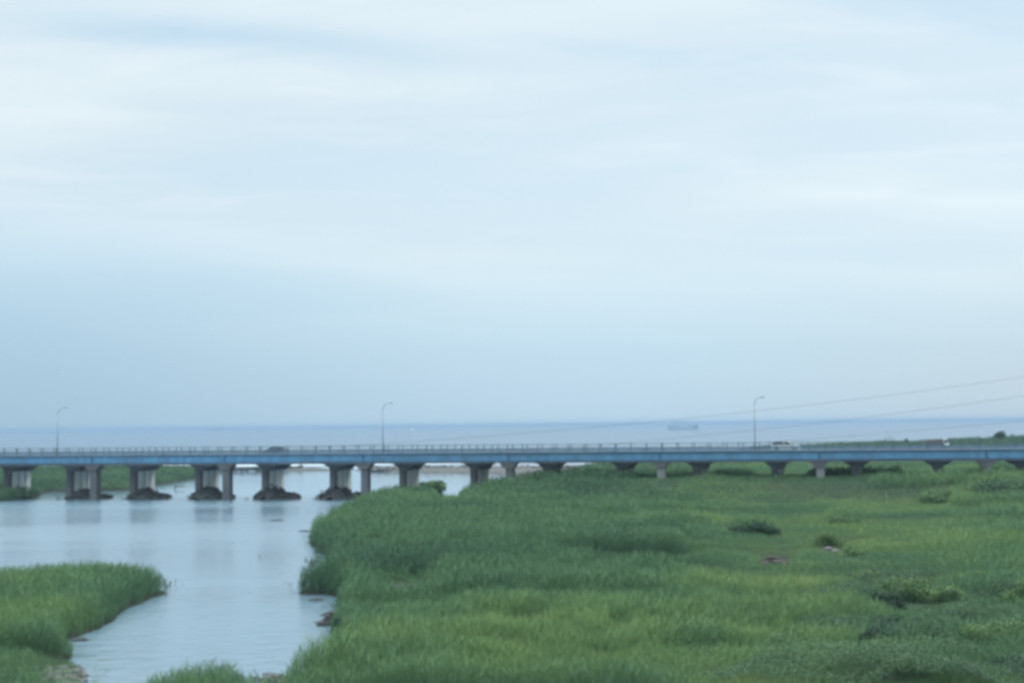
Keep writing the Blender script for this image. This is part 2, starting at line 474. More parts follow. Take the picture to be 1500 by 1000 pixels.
# ------------------------------------------------------------------ vegetation height map (plan), landmarks read off the photograph
STANDS = [  # photo x0, x1, base y, depth m, height m, clearing m
    (805, 1008, 826, 9, 1.75, 4.5), (640, 800, 819, 7, 1.45, 2.5), (1066, 1140, 788, 4, 1.35, 4), (783, 836, 749, 6, 1.5, 6), (772, 820, 733, 7, 1.3, 4), (820, 935, 733, 7, 1.2, 4),
    (785, 865, 776, 5, 1.1, 4), (925, 1042, 786, 7, 1.35, 4), (918, 988, 856, 5, 1.2, 3), (755, 802, 846, 4, 1.0, 3), (868, 912, 880, 4, 1.0, 3), (600, 640, 858, 3, 1.0, 2.5),
    (460, 640, 819, 16, 1.75, 0.6), (1205, 1255, 772, 4, 1.2, 3), (1040, 1110, 728, 8, 1.0, 4), (1180, 1330, 729, 9, 1.1, 1.5), (1270, 1420, 738, 8, 1.4, 3), (1390, 1520, 757, 26, 2.0, 3),
    (680, 760, 775, 5, 1.1, 3), (700, 720, 905, 3, 0.9, 2), (735, 800, 925, 4, 1.1, 3), (640, 700, 935, 4, 1.1, 2), (830, 900, 960, 5, 1.0, 3), (560, 640, 985, 4, 1.0, 2), (1020, 1060, 905, 3, 0.8, 2),
    (1130, 1165, 950, 2, 0.9, 3), (1060, 1120, 975, 3, 0.9, 2), (990, 1040, 860, 3, 0.7, 2)]
STANDS = [(x0, x1, at((x0 + x1) / 2, yb)[1], d, h, c) for x0, x1, yb, d, h, c in STANDS]


def plant_h(X, Y, green):
    px, py = project(X, Y, np.zeros_like(X))
    n1 = N3(X, Y, 7.0, 3); n2 = N4(X, Y, 22.0, 2)
    n0 = N2(X, Y, 3.2, 2)
    st = N1(X * 0.5, Y * 1.15, 5.5, 3); st2 = N3(X * 0.6 + 40, Y, 2.6, 2)
    h = 0.50 + 0.72 * sstep(st, 0.43, 0.53) + 0.30 * sstep(st2, 0.45, 0.6) + 0.9 * (n1 - 0.45) + 0.4 * (n2 - 0.5) + 0.3 * (n0 - 0.5)
    tallside = 1 - sstep(px, 560, 900)
    h = h + 0.45 * tallside
    meadow = sstep(px, 960, 1100) * (1 - sstep(py, 850, 930)) * (1 - sstep(px, 1330, 1500))
    h = h * (1 - 0.52 * meadow)
    for x0, x1, Yb, dep, hh, clr in STANDS:
        wob = (N2(X, Y, 3.0, 2) - 0.5) * 2.0
        wx = sstep(px, x0 - 10, x0 + 14) * (1 - sstep(px, x1 - 14, x1 + 10))
        ins = wx * sstep(Y + wob, Yb - 0.3, Yb + 0.5) * (1 - sstep(Y + wob, Yb + dep * 0.6, Yb + dep))
        fr = wx * sstep(Y + wob, Yb - clr, Yb - clr * 0.4) * (1 - sstep(Y + wob, Yb - 0.4, Yb + 0.2))
        h = np.maximum(h * (1 - 0.86 * fr), hh * 1.32 * ins)
    # faint low strip (old track) through the meadow
    h = h * (1 - 0.25 * np.exp(-((px - (1165 + (py - 700) * -0.15)) / 26) ** 2) * (py < 830))
    h = np.clip(h, 0.22 + 0.2 * sstep(Y, 130, 190), 2.15)
    h = h * (1 - 0.8 * np.exp(-((px - 1340) / 62) ** 2 - ((py - 912) / 30) ** 2))
    isl = (px < 300) & (Y < 125)
    h = np.where(isl, 1.55 + 0.5 * (n1 - 0.5), h)
    h = np.where((px < 400) & (Y > 200), 0.9 + 0.7 * (n1 - 0.4) + 0.75 * sstep(-px, -75, -40) * (Y < 262), h)
    h = np.where((Y < 70) & (px < 380), 0.9 + 0.5 * n1, h)
    h = np.where((px < 135) & (py > 968), 0.62 - 0.40 * sstep(px, 35, 80) + 0.4 * (n0 - 0.5), h)
    # bare patches
    for bx, by, rr in ((592, 876, 44), (1285, 1003, 46), (1212, 810, 30), (1246, 825, 26), (1136, 832, 30)):
        h = h * (1 - 0.9 * np.exp(-(((px - bx) / rr) ** 2 + ((py - by) / (rr * 0.45)) ** 2)))
    h = h * (0.45 + 0.55 * sstep(green, 0.0, 1.0))
    far = sstep(Y, 300, 480)
    return h * (1 + 0.5 * far)


def blades(n_m2, y0, y1, w, seed):
    """scatter stems and leaves over the green land between two distances"""
    rg = np.random.default_rng(seed)
    xa, xb = -0.40 * y1 - 2, 0.40 * y1 + 2
    n = int(n_m2 * (xb - xa) * (y1 - y0))
    X = rg.uniform(xa, xb, n); Y = rg.uniform(y0, y1, n)
    px, py = project(X, Y, np.full(n, 1.0))
    k = (np.abs(X) < 0.365 * Y + 9) & (py < 1130)
    X, Y = X[k], Y[k]
    out = []
    for c in range(0, len(X), 200000):
        x, y = X[c:c + 200000], Y[c:c + 200000]
        g, s = land(x, y)
        jit = (N1(x, y, 2.2, 3) - 0.5) * np.clip(y / 120, 0.85, 3) * 1.35
        kk = ((g + jit > 0.12) | ((g + jit > -0.9) & (rg.random(len(x)) < 0.035))) & ~((s > g) & (y > 330))
        x, y = x[kk], y[kk]
        z = ground_z(x, y, (g[kk], s[kk]))
        out.append(np.stack([x, y, z, plant_h(x, y, g[kk])], -1))
    return np.concatenate(out), w


def make_blades(parts, seed):
    rg = np.random.default_rng(seed)
    V, Q, T, TONE = [], [], [], []
    base = 0
    for pts, w in parts:
        n = len(pts)
        x, y, z, h = pts.T
        kind = rg.random(n)
        leaf = kind < 0.62
        hh = h * rg.uniform(0.72, 1.12, n)
        z0 = np.where(leaf, z + hh * (1 - rg.uniform(0.1, 0.8, n) ** 1.5), z)
        L = np.where(leaf, np.minimum(hh * rg.uniform(0.25, 0.5, n), 0.5), hh)
        az = rg.uniform(0, 2 * np.pi, n)
        lean = np.where(leaf, rg.uniform(0.2, 0.8, n), rg.uniform(0.0, 0.22, n))
        dx, dy = np.cos(az) * np.sin(lean) + 0.10, np.sin(az) * np.sin(lean)
        dz = np.cos(lean)
        fa = rg.uniform(0, 2 * np.pi, n)
        ww = w * rg.uniform(0.6, 1.3, n) * np.where(leaf, 1.25, 0.9) * (0.6 + 0.4 * np.clip(h, 0, 1.5))
        sx, sy = np.cos(fa) * ww / 2, np.sin(fa) * ww / 2
        m = 0.55
        mx_, my_, mz_ = x + dx * L * m, y + dy * L * m, z0 + dz * L * m
        droop = np.where(leaf, 0.30, 0.04)
        tx, ty, tz = x + dx * L * 1.12, y + dy * L * 1.12, z0 + L * (dz - droop * 0.5 * np.sin(lean) - 0.02)
        v = np.empty((n, 5, 3), np.float32)
        v[:, 0] = np.stack([x - sx * .8, y - sy * .8, z0 - 0.02], -1); v[:, 1] = np.stack([x + sx * .8, y + sy * .8, z0 - 0.02], -1)
        v[:, 2] = np.stack([mx_ - sx, my_ - sy, mz_], -1); v[:, 3] = np.stack([mx_ + sx, my_ + sy, mz_], -1)
        v[:, 4] = np.stack([tx, ty, tz], -1)
        i = base + np.arange(n)[:, None] * 5
        Q.append(i + np.array([[0, 1, 3, 2]])); T.append(i + np.array([[2, 3, 4]]))
        V.append(v.reshape(-1, 3))
        px, py = project(x, y, z)
        patch = N2(x, y, 16, 3) * 0.55 + N4(x, y, 5, 2) * 0.35
        yellow = 0.22 * sstep(px, 900, 1150) + 0.18 * sstep(py, 840, 960) - 0.05 * (1 - sstep(px, 500, 900)) * (1 - sstep(py, 820, 900))
        tone = np.clip(0.10 + (patch - 0.42) * 1.2 + 0.27 - 0.16 * sstep(y + 0.222 * x, 231, 240) - 0.25 * sstep(y, 400, 480) + yellow - 0.26 * sstep(px, 1200, 1350) * sstep(py, 840, 900) + rg.normal(0, 0.05, n) - np.where(leaf, 0.0, 0.11), 0, 1)
        TONE.append(np.repeat(tone, 5))
        base += n * 5
    me = np_mesh("reed_bed", np.concatenate(V), [np.concatenate(Q), np.concatenate(T)])
    a = me.attributes.new("tone", 'FLOAT', 'POINT')
    a.data.foreach_set("value", np.concatenate(TONE).astype(np.float32))
    return me


zones = [blades(215, 60, 92, 0.019, 21), blades(125, 92, 135, 0.026, 22), blades(60, 135, 190, 0.039, 23), blades(28, 190, 260, 0.06, 24), blades(6.0, 260, 420, 0.15, 25), blades(1.8, 420, 590, 0.32, 26)]
me = make_blades(zones, 5)
tag(link("reeds", me, M['reed']), "dense green reeds and grass covering the marshy river banks", "reeds", kind='stuff')
print("blades", sum(len(p) for p, w in zones))


# ------------------------------------------------------------------ leafy growth
def leaf_mesh(centres, normals, size, tone, rg, name="foliage"):
    n = len(centres)
    a = np.cross(normals, rg.normal(size=(n, 3))); a /= np.linalg.norm(a, axis=1, keepdims=True) + 1e-9
    b = np.cross(normals, a)
    s = (size * rg.uniform(0.6, 1.3, n))[:, None]
    fold = normals * s * 0.18
    v = np.empty((n, 4, 3), np.float32)
    v[:, 0] = centres - a * s; v[:, 1] = centres - b * s * 0.55 + fold; v[:, 2] = centres + a * s; v[:, 3] = centres + b * s * 0.55 + fold
    i = np.arange(n)[:, None] * 4
    me = np_mesh(name, v.reshape(-1, 3), [i + np.array([[0, 1, 2]]), i + np.array([[0, 2, 3]])])
    at_ = me.attributes.new("tone", 'FLOAT', 'POINT'); at_.data.foreach_set("value", np.repeat(np.clip(tone, 0, 1), 4).astype(np.float32))
    return me


def unit(v): return v / (np.linalg.norm(v, axis=-1, keepdims=True) + 1e-9)


def shrub(name, label, cat, loc, size, seed, mat='leaf', n=2600, leaf=0.11, lumps=9, trunk_h=0.25, group=None, part='foliage', stem='stem', spread=.36):
    rg = np.random.default_rng(seed)
    w, d, h = size
    root = empty(name, loc)
    tag(root, label, cat, group)
    cen = np.stack([rg.uniform(-spread, spread, lumps) * w, rg.uniform(-spread, spread, lumps) * d, rg.uniform(.28, .80, lumps) * h], -1)
    rad = np.stack([rg.uniform(.16, .30, lumps) * w, rg.uniform(.16, .30, lumps) * d, rg.uniform(.14, .28, lumps) * h], -1)
    cen[:, 2] = h * (0.28 + (cen[:, 2] / h - 0.28) * np.clip(1.3 - 2.1 * np.hypot(cen[:, 0] / w, cen[:, 1] / d), 0.2, 1))
    low = rg.random(lumps) < 0.35
    cen[low, 2] *= 0.55
    li = rg.integers(0, lumps, n)
    u = unit(rg.normal(size=(n, 3)))
    r = rg.uniform(0.35, 1.08, n) ** 0.6
    c = cen[li] + u * rad[li] * r[:, None]
    c[:, 2] = np.maximum(c[:, 2], 0.05)
    nn = unit(u + rg.normal(size=(n, 3)) * 0.6 + np.array([0, 0, .4]))
    tone = rg.random(lumps)[li] * 0.5 + rg.normal(0.25, 0.15, n)
    me = leaf_mesh(c, nn, leaf, tone, rg, part)
    link(part, me, M[mat], root)
    b = MB()
    for k in range(min(lumps, 7)):
        e = Vector(cen[k])
        s0 = Vector((rg.normal(0, .04) * w, rg.normal(0, .04) * d, -0.1))
        mid = s0.lerp(e, 0.5) + Vector((rg.normal(0, .04) * w, rg.normal(0, .04) * d, 0.05 * h))
        b.tube([s0, mid, e], [0.022 * h + 0.012, 0.014 * h + 0.008, 0.006], 6)
    b.build(stem, M['bark'], root)
    return root


def gpos(x, y, dz=0.0):
    z = 0.5
    for _ in range(6):
        p = at(x, y, z)
        z = max(0.0, float(ground_z(np.array([p[0]]), np.array([p[1]]))[0]))
    return (p[0], p[1], z + dz)


def span(x0, x1, y):  # metres covered by photo columns at the ground below y
    return abs(at(x1, y)[0] - at(x0, y)[0])


SHRUBS = [
    ("shrub", "rounded grey green bush on the grassy tip at the water inlet under the bridge", gpos(630, 722), (5.0, 3.4, 3.0), 'leaf', 3600, .17),
    ("shrub", "thin leafy bush hiding the foot of a slender bridge pier beside the inlet", gpos(755, 709), (3.6, 3.0, 2.0), 'leaf', 1900, .17),
    ("shrub", "dark oval bush standing alone in the pale meadow", gpos(1103, 789), (4.8, 2.6, 2.0), 'leaf_dark', 4200, .09),
    ("shrub", "small bright yellow green bush on the bank behind the little reed spit", gpos(537, 852), (1.5, 1.2, 0.95), 'leaf_yellow', 1500, .07),
    ("shrub", "dark bush overhanging the river bank below the grey stick heap at the water", gpos(505, 938), (1.5, 1.5, 1.5), 'leaf_dark', 2400, .07),
    ("shrub", "low bush directly behind the pile of pale debris in the meadow", gpos(1213, 803), (3.2, 1.7, 1.7), 'leaf', 2300, .08),
    ("shrub", "small dark bush behind the darker debris pile", gpos(1252, 820), (2.6, 1.5, 1.3), 'leaf', 1800, .08),
    ("shrub", "bushy yellow topped shrub on the far rim of the dark hollow", gpos(1330, 884), (4.2, 2.8, 2.3), 'leaf', 6400, .075),
    ("shrub", "round dark shrub right of the yellow topped shrub at the hollow", gpos(1392, 890), (2.4, 1.9, 1.75), 'leaf', 2800, .075),
    ("shrub", "wide twiggy shrub behind the round shrub, darker green than the meadow", gpos(1432, 872), (4.2, 2.6, 1.9), 'leaf', 4400, .075),
    ("shrub", "dark shrub cut by the right edge of the photo above the wide low thicket", gpos(1502, 898), (2.6, 2.2, 2.1), 'leaf', 3200, .075),
    ("shrub", "wide low thicket at the lower right with dark gaps", gpos(1462, 955), (4.6, 2.6, 1.8), 'leaf', 5200, .07),
    ("shrub", "low leafy shrub on the near side of the dark hollow", gpos(1330, 965), (3.6, 1.6, 1.3), 'leaf', 3200, .07),
    ("shrub", "small dark upright bush in the lower grass left of the hollow", gpos(1146, 955), (1.2, 1.0, 1.2), 'leaf', 1500, .06),
    ("shrub", "added low bush with dark leaves standing for shade in the bottom of the hollow at the lower right", gpos(1345, 938), (4.2, 2.4, 1.75), 'leaf_dark', 4200, .07),  # dark bushes added here and below to paint the hollow's shade
    ("shrub", "added bush with dark leaves standing for shade on the left flank of the hollow, below the debris piles", gpos(1292, 900), (3.4, 2.0, 1.7), 'leaf_dark', 3600, .07),
    ("shrub", "added bush with dark leaves standing for shade on the left flank of the hollow nearest to the bottom edge", gpos(1284, 955), (2.8, 1.6, 1.45), 'leaf_dark', 3000, .065),
    ("shrub", "low dark bush between the darker debris pile and the hollow", gpos(1275, 850), (3.2, 1.6, 0.95), 'leaf', 3000, .075),
    ("shrub", "low dark thicket left of the broad thicket, above the twin debris piles", gpos(1232, 772), (4.6, 2.4, 1.6), 'leaf', 3400, .1),
    ("shrub", "dark broad thicket reaching the bridge at the right edge of the marsh", gpos(1485, 742), (12.5, 7, 4.0), 'leaf_dark', 6500, .16),
    ("shrub", "low dark thicket in front of the broad thicket near the bridge", gpos(1398, 738), (10, 4.5, 2.6), 'leaf', 4200, .16),
]
for i, (nm, lb, loc, size, mt, cnt, lf) in enumerate(SHRUBS):
    shrub(nm, lb, "shrub", loc, size, 100 + i, mt, cnt, lf, lumps=20 if size[0] > 3 else 14)

# trees and bushes on the dune beyond the bridge


def dune_pos(x, y):
    Yd = 545
    p = at_depth(x, y, Yd)
    z = float(ground_z(np.array([p[0]]), np.array([float(Yd)]))[0])
    return (p[0], Yd, z - 0.1)


shrub("tree", "small lone tree on the grassy dune beyond the right end of the bridge", "tree", dune_pos(1467, 642), (5.6, 4.5, 4.2), 140, 'leaf_dark', 4200, .2, 22, spread=.33, part='crown', stem='trunk')
for k, (x, w, h, lb) in enumerate(((1326, 3.0, 1.7, "round bush on the dune crest just right of the thin stalks"), (1392, 4.2, 1.6, "low bush on the dune behind the white truck cab"),
                                   (1412, 4.6, 1.1, "flat low bush on the dune between the truck and the lone tree"), (1488, 1.8, 1.4, "tiny bush on the dune right of the lone tree"))):
    shrub("shrub", lb, "shrub", dune_pos(x, 645), (w, 2.5, h), 150 + k, 'leaf_dark', 900, .2, 7)
for k, x in enumerate((1298, 1303, 1308)):
    b = MB(); p = dune_pos(x, 646)
    hgt = (2.9, 3.3, 2.6)[k]
    for j in range(4):
        b.tube([(random.uniform(-.1, .1), random.uniform(-.1, .1), 0), (random.uniform(-.15, .15), 0, hgt * 0.6), (random.uniform(-.35, .35), random.uniform(-.3, .3), hgt * random.uniform(.8, 1))], [.09, .07, .02], 5)
    o = b.build("tall_stalk", M['leaf_dark'] if False else M['bark']); o.location = p
    tag(o, ("left of the three thin bare stalks rising from the dune", "middle and tallest of the three thin bare stalks on the dune", "right of the three thin bare stalks rising from the dune")[k], "plant", "thin stalks on the dune")

# broad-leaved creeping growth at the lower right
rg = np.random.default_rng(77)
n = 900000
X = rg.uniform(8, 44, n); Y = rg.uniform(60, 104, n)
px, py = project(X, Y, np.full(n, .6))
reg = sstep(px + (N1(X, Y, 6, 2) - .5) * 160, 1180, 1330) * sstep(py, 835, 870) + 0.30 * sstep(px, 900, 1150) * sstep(py, 870, 930)
k = (rg.random(n) < reg) & (np.abs(X) < 0.365 * Y + 8) & (py < 1090)
X, Y, px, py = X[k], Y[k], px[k], py[k]
hm = np.clip((N3(X, Y, 4.2, 3) - 0.34) * 3.6, 0.10, 1.9)
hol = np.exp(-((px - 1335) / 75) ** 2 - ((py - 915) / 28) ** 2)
hm = hm * (1 - 0.85 * hol) + 0.1
z = ground_z(X, Y) + hm * rg.uniform(0.6, 1.05, len(X))
nn = unit(np.stack([rg.normal(0, .7, len(X)), rg.normal(0, .7, len(X)), np.ones(len(X))], -1))
tone = -0.12 + N2(X, Y, 7, 3) * 0.8 + rg.normal(0, .06, len(X)) - 0.25 * hol  # leaf tone lowered inside the hollow, painting its shade
me = leaf_mesh(np.stack([X, Y, z], -1), nn, 0.046, tone, rg, "creeper")
tag(link("creeping_undergrowth", me, M['leaf']), "broad leaved creeping growth over the lower right of the marsh", "undergrowth", kind='stuff')
print("leaves", len(X))

# ------------------------------------------------------------------ bridges
Y0 = 229.0
SLOPE = 0.222
dlen = math.hypot(1, SLOPE)
D = np.array([1 / dlen, -SLOPE / dlen])
NV = np.array([SLOPE / dlen, 1 / dlen])
BANG = math.atan2(D[1], D[0])
BX = Matrix.Translation((0, Y0, 0)) @ Matrix.Rotation(BANG, 4, 'Z')   # local x along the bridge, y away from the camera
S0, S1 = -112.0, 112.0
GT, GB = 7.42, 6.12

walk = empty("footbridge", (0, Y0, 0), BANG)
tag(walk, "long blue girder footbridge on slender piers along the near side of the road bridge", "bridge")
FP = 24.45
joints = [-0.9 + FP * k for k in range(-5, 6) if S0 < -0.9 + FP * k < S1]
edges = [S0] + joints + [S1]
for a0, a1 in zip(edges, edges[1:]):
    b = MB(); L = a1 - a0 - 0.16; c = (a0 + a1) / 2
    b.box((c, 0.16, (GT + GB) / 2 - 0.02), (L, 0.03, GT - GB - 0.2))
    for sx in np.arange(a0 + 0.35, a1, FP / 16):            # web stiffeners
        b.box((sx, 0.10, (GT + GB) / 2 - 0.02), (0.025, 0.09, GT - GB - 0.22))
    for sx in (a0 + FP * 0.36, a0 + FP * 0.40, a0 + FP * .86):   # splice plates
        if sx < a1 - 1: b.box((sx, 0.135, (GT + GB) / 2 - 0.02), (0.42, 0.018, GT - GB - 0.3))
    g = b.build("girder", M['blue'], walk)
    b = MB()
    b.box((c, 0.16, GT - 0.06), (L, 0.34, 0.07)); b.box((c, 0.16, GB + 0.035), (L, 0.36, 0.07))
    b.box((c, 2.0, (GT + GB) / 2), (L, 0.03, GT - GB - 0.14)); b.box((c, 2.0, GB + 0.035), (L, 0.36, 0.07))
    b.build("flange", M['blue_dark'], g)
b = MB(); b.box(((S0 + S1) / 2, 1.08, GT + 0.065), (S1 - S0, 2.3, 0.16))
b.build("deck", M['deck_edge'], walk)
b = MB()
b.tube([(S0, 0.0, GB - 0.22), (S1, 0.0, GB - 0.22)], 0.075, 8)
for s in np.arange(S0 + 2, S1, 6.1): b.box((s, 0.06, GB - 0.10), (0.06, 0.16, 0.22))
b.build("pipe", M['pipe'], walk)


def railing(root, n, z0, top, sp, s_off, rails, post_w, mat):
    b = MB()
    for z, t in rails: b.box(((S0 + S1) / 2, n, z), (S1 - S0, t * 0.9, t))
    r = b.build("railing", mat, root)
    bo = MB(); first = None; cnt = 0
    for s in np.arange(S0 + s_off, S1, sp):
        w = BX @ Vector((s, n, top))
        px, py = project(np.array([w.x]), np.array([w.y]), np.array([w.z]))
        if -20 < px[0] < 1520 and cnt < 99:
            if first is None:
                p = MB(); p.box((0, 0, (top - z0) / 2), (post_w, post_w * 1.1, top - z0)); p.box((0, 0, top - z0 + 0.012), (post_w * 1.3, post_w * 1.4, 0.03))
                o = first = p.build("railing_post", mat, r)
            else:
                o = first.copy(); COL.objects.link(o); o.parent = r
            o.location = (s, n + post_w * 0.5 + rails[0][1] * 0.5, z0); cnt += 1
        else:
            bo.box((s, n + post_w, (z0 + top) / 2), (post_w, post_w, top - z0))
    return r


railing(walk, 0.08, GT + 0.145, GT + 1.36, 2.5, 1.0, [(GT + 1.30, 0.05), (GT + 0.78, 0.045), (GT + 0.30, 0.04)], 0.12, M['rail'])

for s in joints:   # slender piers with hammerhead caps
    b = MB()
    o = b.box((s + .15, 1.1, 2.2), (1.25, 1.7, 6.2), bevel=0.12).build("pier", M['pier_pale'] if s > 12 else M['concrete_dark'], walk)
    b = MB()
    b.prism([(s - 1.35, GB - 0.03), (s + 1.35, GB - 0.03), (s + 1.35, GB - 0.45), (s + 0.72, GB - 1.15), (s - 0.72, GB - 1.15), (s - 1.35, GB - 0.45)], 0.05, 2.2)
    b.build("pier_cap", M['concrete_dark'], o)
    b = MB(); b.box((s, 0.13, (GT + GB) / 2), (0.34, 0.1, GT - GB - 0.2)); b.build("joint_plate", M['blue_dark'], o)

# road bridge
road = empty("road_bridge", (0, Y0, 0), BANG)
tag(road, "long concrete road bridge on wide paired column piers behind the blue footbridge", "bridge")
RZ = 7.35
PS = 12.12
piers = [-79.7 + PS * k for k in range(-3, 16)]
piers = [s for s in piers if S0 < s < S1]
b = MB(); b.box(((S0 + S1) / 2, 6.4, RZ - 0.16), (S1 - S0, 7.5, 0.3)); b.build("deck", M['concrete'], road)
b = MB(); b.box(((S0 + S1) / 2, 6.4, RZ + 0.006), (S1 - S0, 6.7, 0.02)); b.build("road_surface", M['asphalt'], road)
b = MB()
b.box(((S0 + S1) / 2, 6.4, RZ + 0.022), (S1 - S0, 0.12, 0.006))
b.build("lane_marking", M['white_line'], road)
for nn_, nm in ((2.86, "kerb"), (9.95, "kerb")):
    b = MB(); b.box(((S0 + S1) / 2, nn_, RZ + 0.13), (S1 - S0, 0.35, 0.28), bevel=0.03); b.build(nm, M['deck_edge'], road)
# haunched concrete girders, four lines
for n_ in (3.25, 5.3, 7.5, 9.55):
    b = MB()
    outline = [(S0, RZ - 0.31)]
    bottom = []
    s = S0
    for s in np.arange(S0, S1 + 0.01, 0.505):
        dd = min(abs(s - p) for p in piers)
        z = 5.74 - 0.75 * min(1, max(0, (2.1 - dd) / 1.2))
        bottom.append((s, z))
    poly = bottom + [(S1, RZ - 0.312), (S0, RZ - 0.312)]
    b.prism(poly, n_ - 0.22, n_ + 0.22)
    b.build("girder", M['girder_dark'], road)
SK = Matrix.Rotation(R(-7.5), 4, 'Z')
for s in piers:
    b = MB()
    for n_ in (1.35, 3.05, 4.75):
        b.box((0.06, n_, 1.9), (1.12, 1.25, 5.9), bevel=0.06)
    b.box((0, 2.95, 1.9), (0.40, 4.2, 5.88))
    xf = Matrix.Translation((s - 0.3, 3.05, 0)) @ SK
    p = b.build("pier", M['concrete'], road, xf)
    MB().box((-.06, 0.1, 1.89), (1.0, 1.1, 5.86), bevel=0.25).build("pier_front_shade", M['concrete_dark'], p, xf)  # added dark block: paints the pier front's shade against the pale columns
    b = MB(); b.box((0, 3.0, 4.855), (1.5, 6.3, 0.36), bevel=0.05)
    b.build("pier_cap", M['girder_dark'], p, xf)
    b = MB(); b.box((0, 3.0, -.25), (1.7, 6.6, 1.0), bevel=0.08)
    b.build("pile_cap", M['concrete_dark'], p, xf)
# guard rail on the near kerb and railing on the far kerb
b = MB()
b.box(((S0 + S1) / 2, 2.86, RZ + 0.60), (S1 - S0, 0.06, 0.30)); b.box(((S0 + S1) / 2, 2.845, RZ + 0.68), (S1 - S0, 0.05, 0.07)); b.box(((S0 + S1) / 2, 2.845, RZ + 0.52), (S1 - S0, 0.05, 0.07))
gr = b.build("guard_rail", M['guard'], road)
first = None
for s in np.arange(S0 + .6, S1, 3.0):
    w = BX @ Vector((s, 2.9, 8))
    px, _ = project(np.array([w.x]), np.array([w.y]), np.array([w.z]))
    if not -20 < px[0] < 1520: continue
    if first is None:
        o = first = MB().box((0, 0, 0.3), (0.11, 0.11, 0.62)).build("guard_rail_post", M['guard'], gr)
    else:
        o = first.copy(); COL.objects.link(o); o.parent = gr
    o.location = (s, 2.96, RZ + 0.27)
railing(road, 9.95, RZ + 0.27, RZ + 1.36, 2.5, 2.2, [(RZ + 1.33, 0.05), (RZ + 0.85, 0.045), (RZ + 0.52, 0.04)], 0.12, M['rail'])


first = None
for s in piers:
    if first is None:
        o = first = MB().tube([(0, 0, 0), (0, 0, -1.5)], 0.06, 6).build("drain_pipe", M['galv'], road)
    else:
        o = first.copy(); COL.objects.link(o); o.parent = road
    o.location = (s - 1.7, 2.72, RZ - 0.3)


def bpt(s, n, z):
    w = BX @ Vector((s, n, z)); return (w.x, w.y, w.z)


def s_of(x, n=0.0):
    """distance along the bridge of photo column x, at offset n behind the front face"""
    u = (x - 750 + 0.0113 * 30) / FPX
    yy = Y0 + n * dlen
    X = u * yy / (1 + SLOPE * u)
    return (X - n * NV[0]) / D[0]


# street lamps
def lamp(x, label):
    s = s_of(x, 2.5)
    root = empty("street_lamp", bpt(s, 2.45, RZ + 0.10), 0)
    tag(root, label, "street lamp", "street lamps along the bridge")
    H = 8.3
    pts = [(0, 0, 0), (0, 0, H * 0.4), (0, 0, H - 1.1)]; rad = [0.095, 0.08, 0.062]
    MB().tube(pts, rad, 10).build("pole", M['galv'], root)
    arc = [(1.15 * (1 - math.cos(t)), 0.0, H - 1.1 + 1.15 * math.sin(t)) for t in np.linspace(0, R(86), 10)]
    MB().tube(arc, [0.058] * 6 + [0.05] * 4, 8).build("arm", M['galv'], root)
    h = empty("lamp_head", (0, 0, 0)); COL.objects.unlink(h); bpy.data.objects.remove(h)
    b = MB(); b.box((1.38, 0, H + 0.09), (0.66, 0.26, 0.17), bevel=0.06, taper=(0.8, 0.7))
    hd = b.build("lamp_head", M['galv'], root)
    b = MB(); b.box((1.42, 0, H - 0.015), (0.42, 0.2, 0.05), bevel=0.02); b.build("lens", M['lamp_glass'], hd)
    MB().box((0, 0, 0.0), (0.32, 0.32, 0.06)).build("base_plate", M['galv'], root)
    root.rotation_euler = (0, 0, R(8))


lamp(84, "street lamp farthest left on the bridge, curved arm to the right")
lamp(559.5, "middle street lamp on the bridge, near the pier by the inlet")
lamp(1103, "street lamp just left of the pale car, crossed by a power line")


# vehicles
def wheel(root, x, y, r, w=0.2):
    side = 1 if y > 0 else -1
    b = MB(); b.tube([(x, y - w / 2, r), (x, y + w / 2, r)], r, 20)
    t = b.build("wheel", M['tyre'], root)
    b = MB(); b.tube([(x, y + side * w * 0.3, r), (x, y + side * (w / 2 + 0.012), r)], [r * 0.62, r * 0.55], 14); b.build("rim", M['galv'], t)


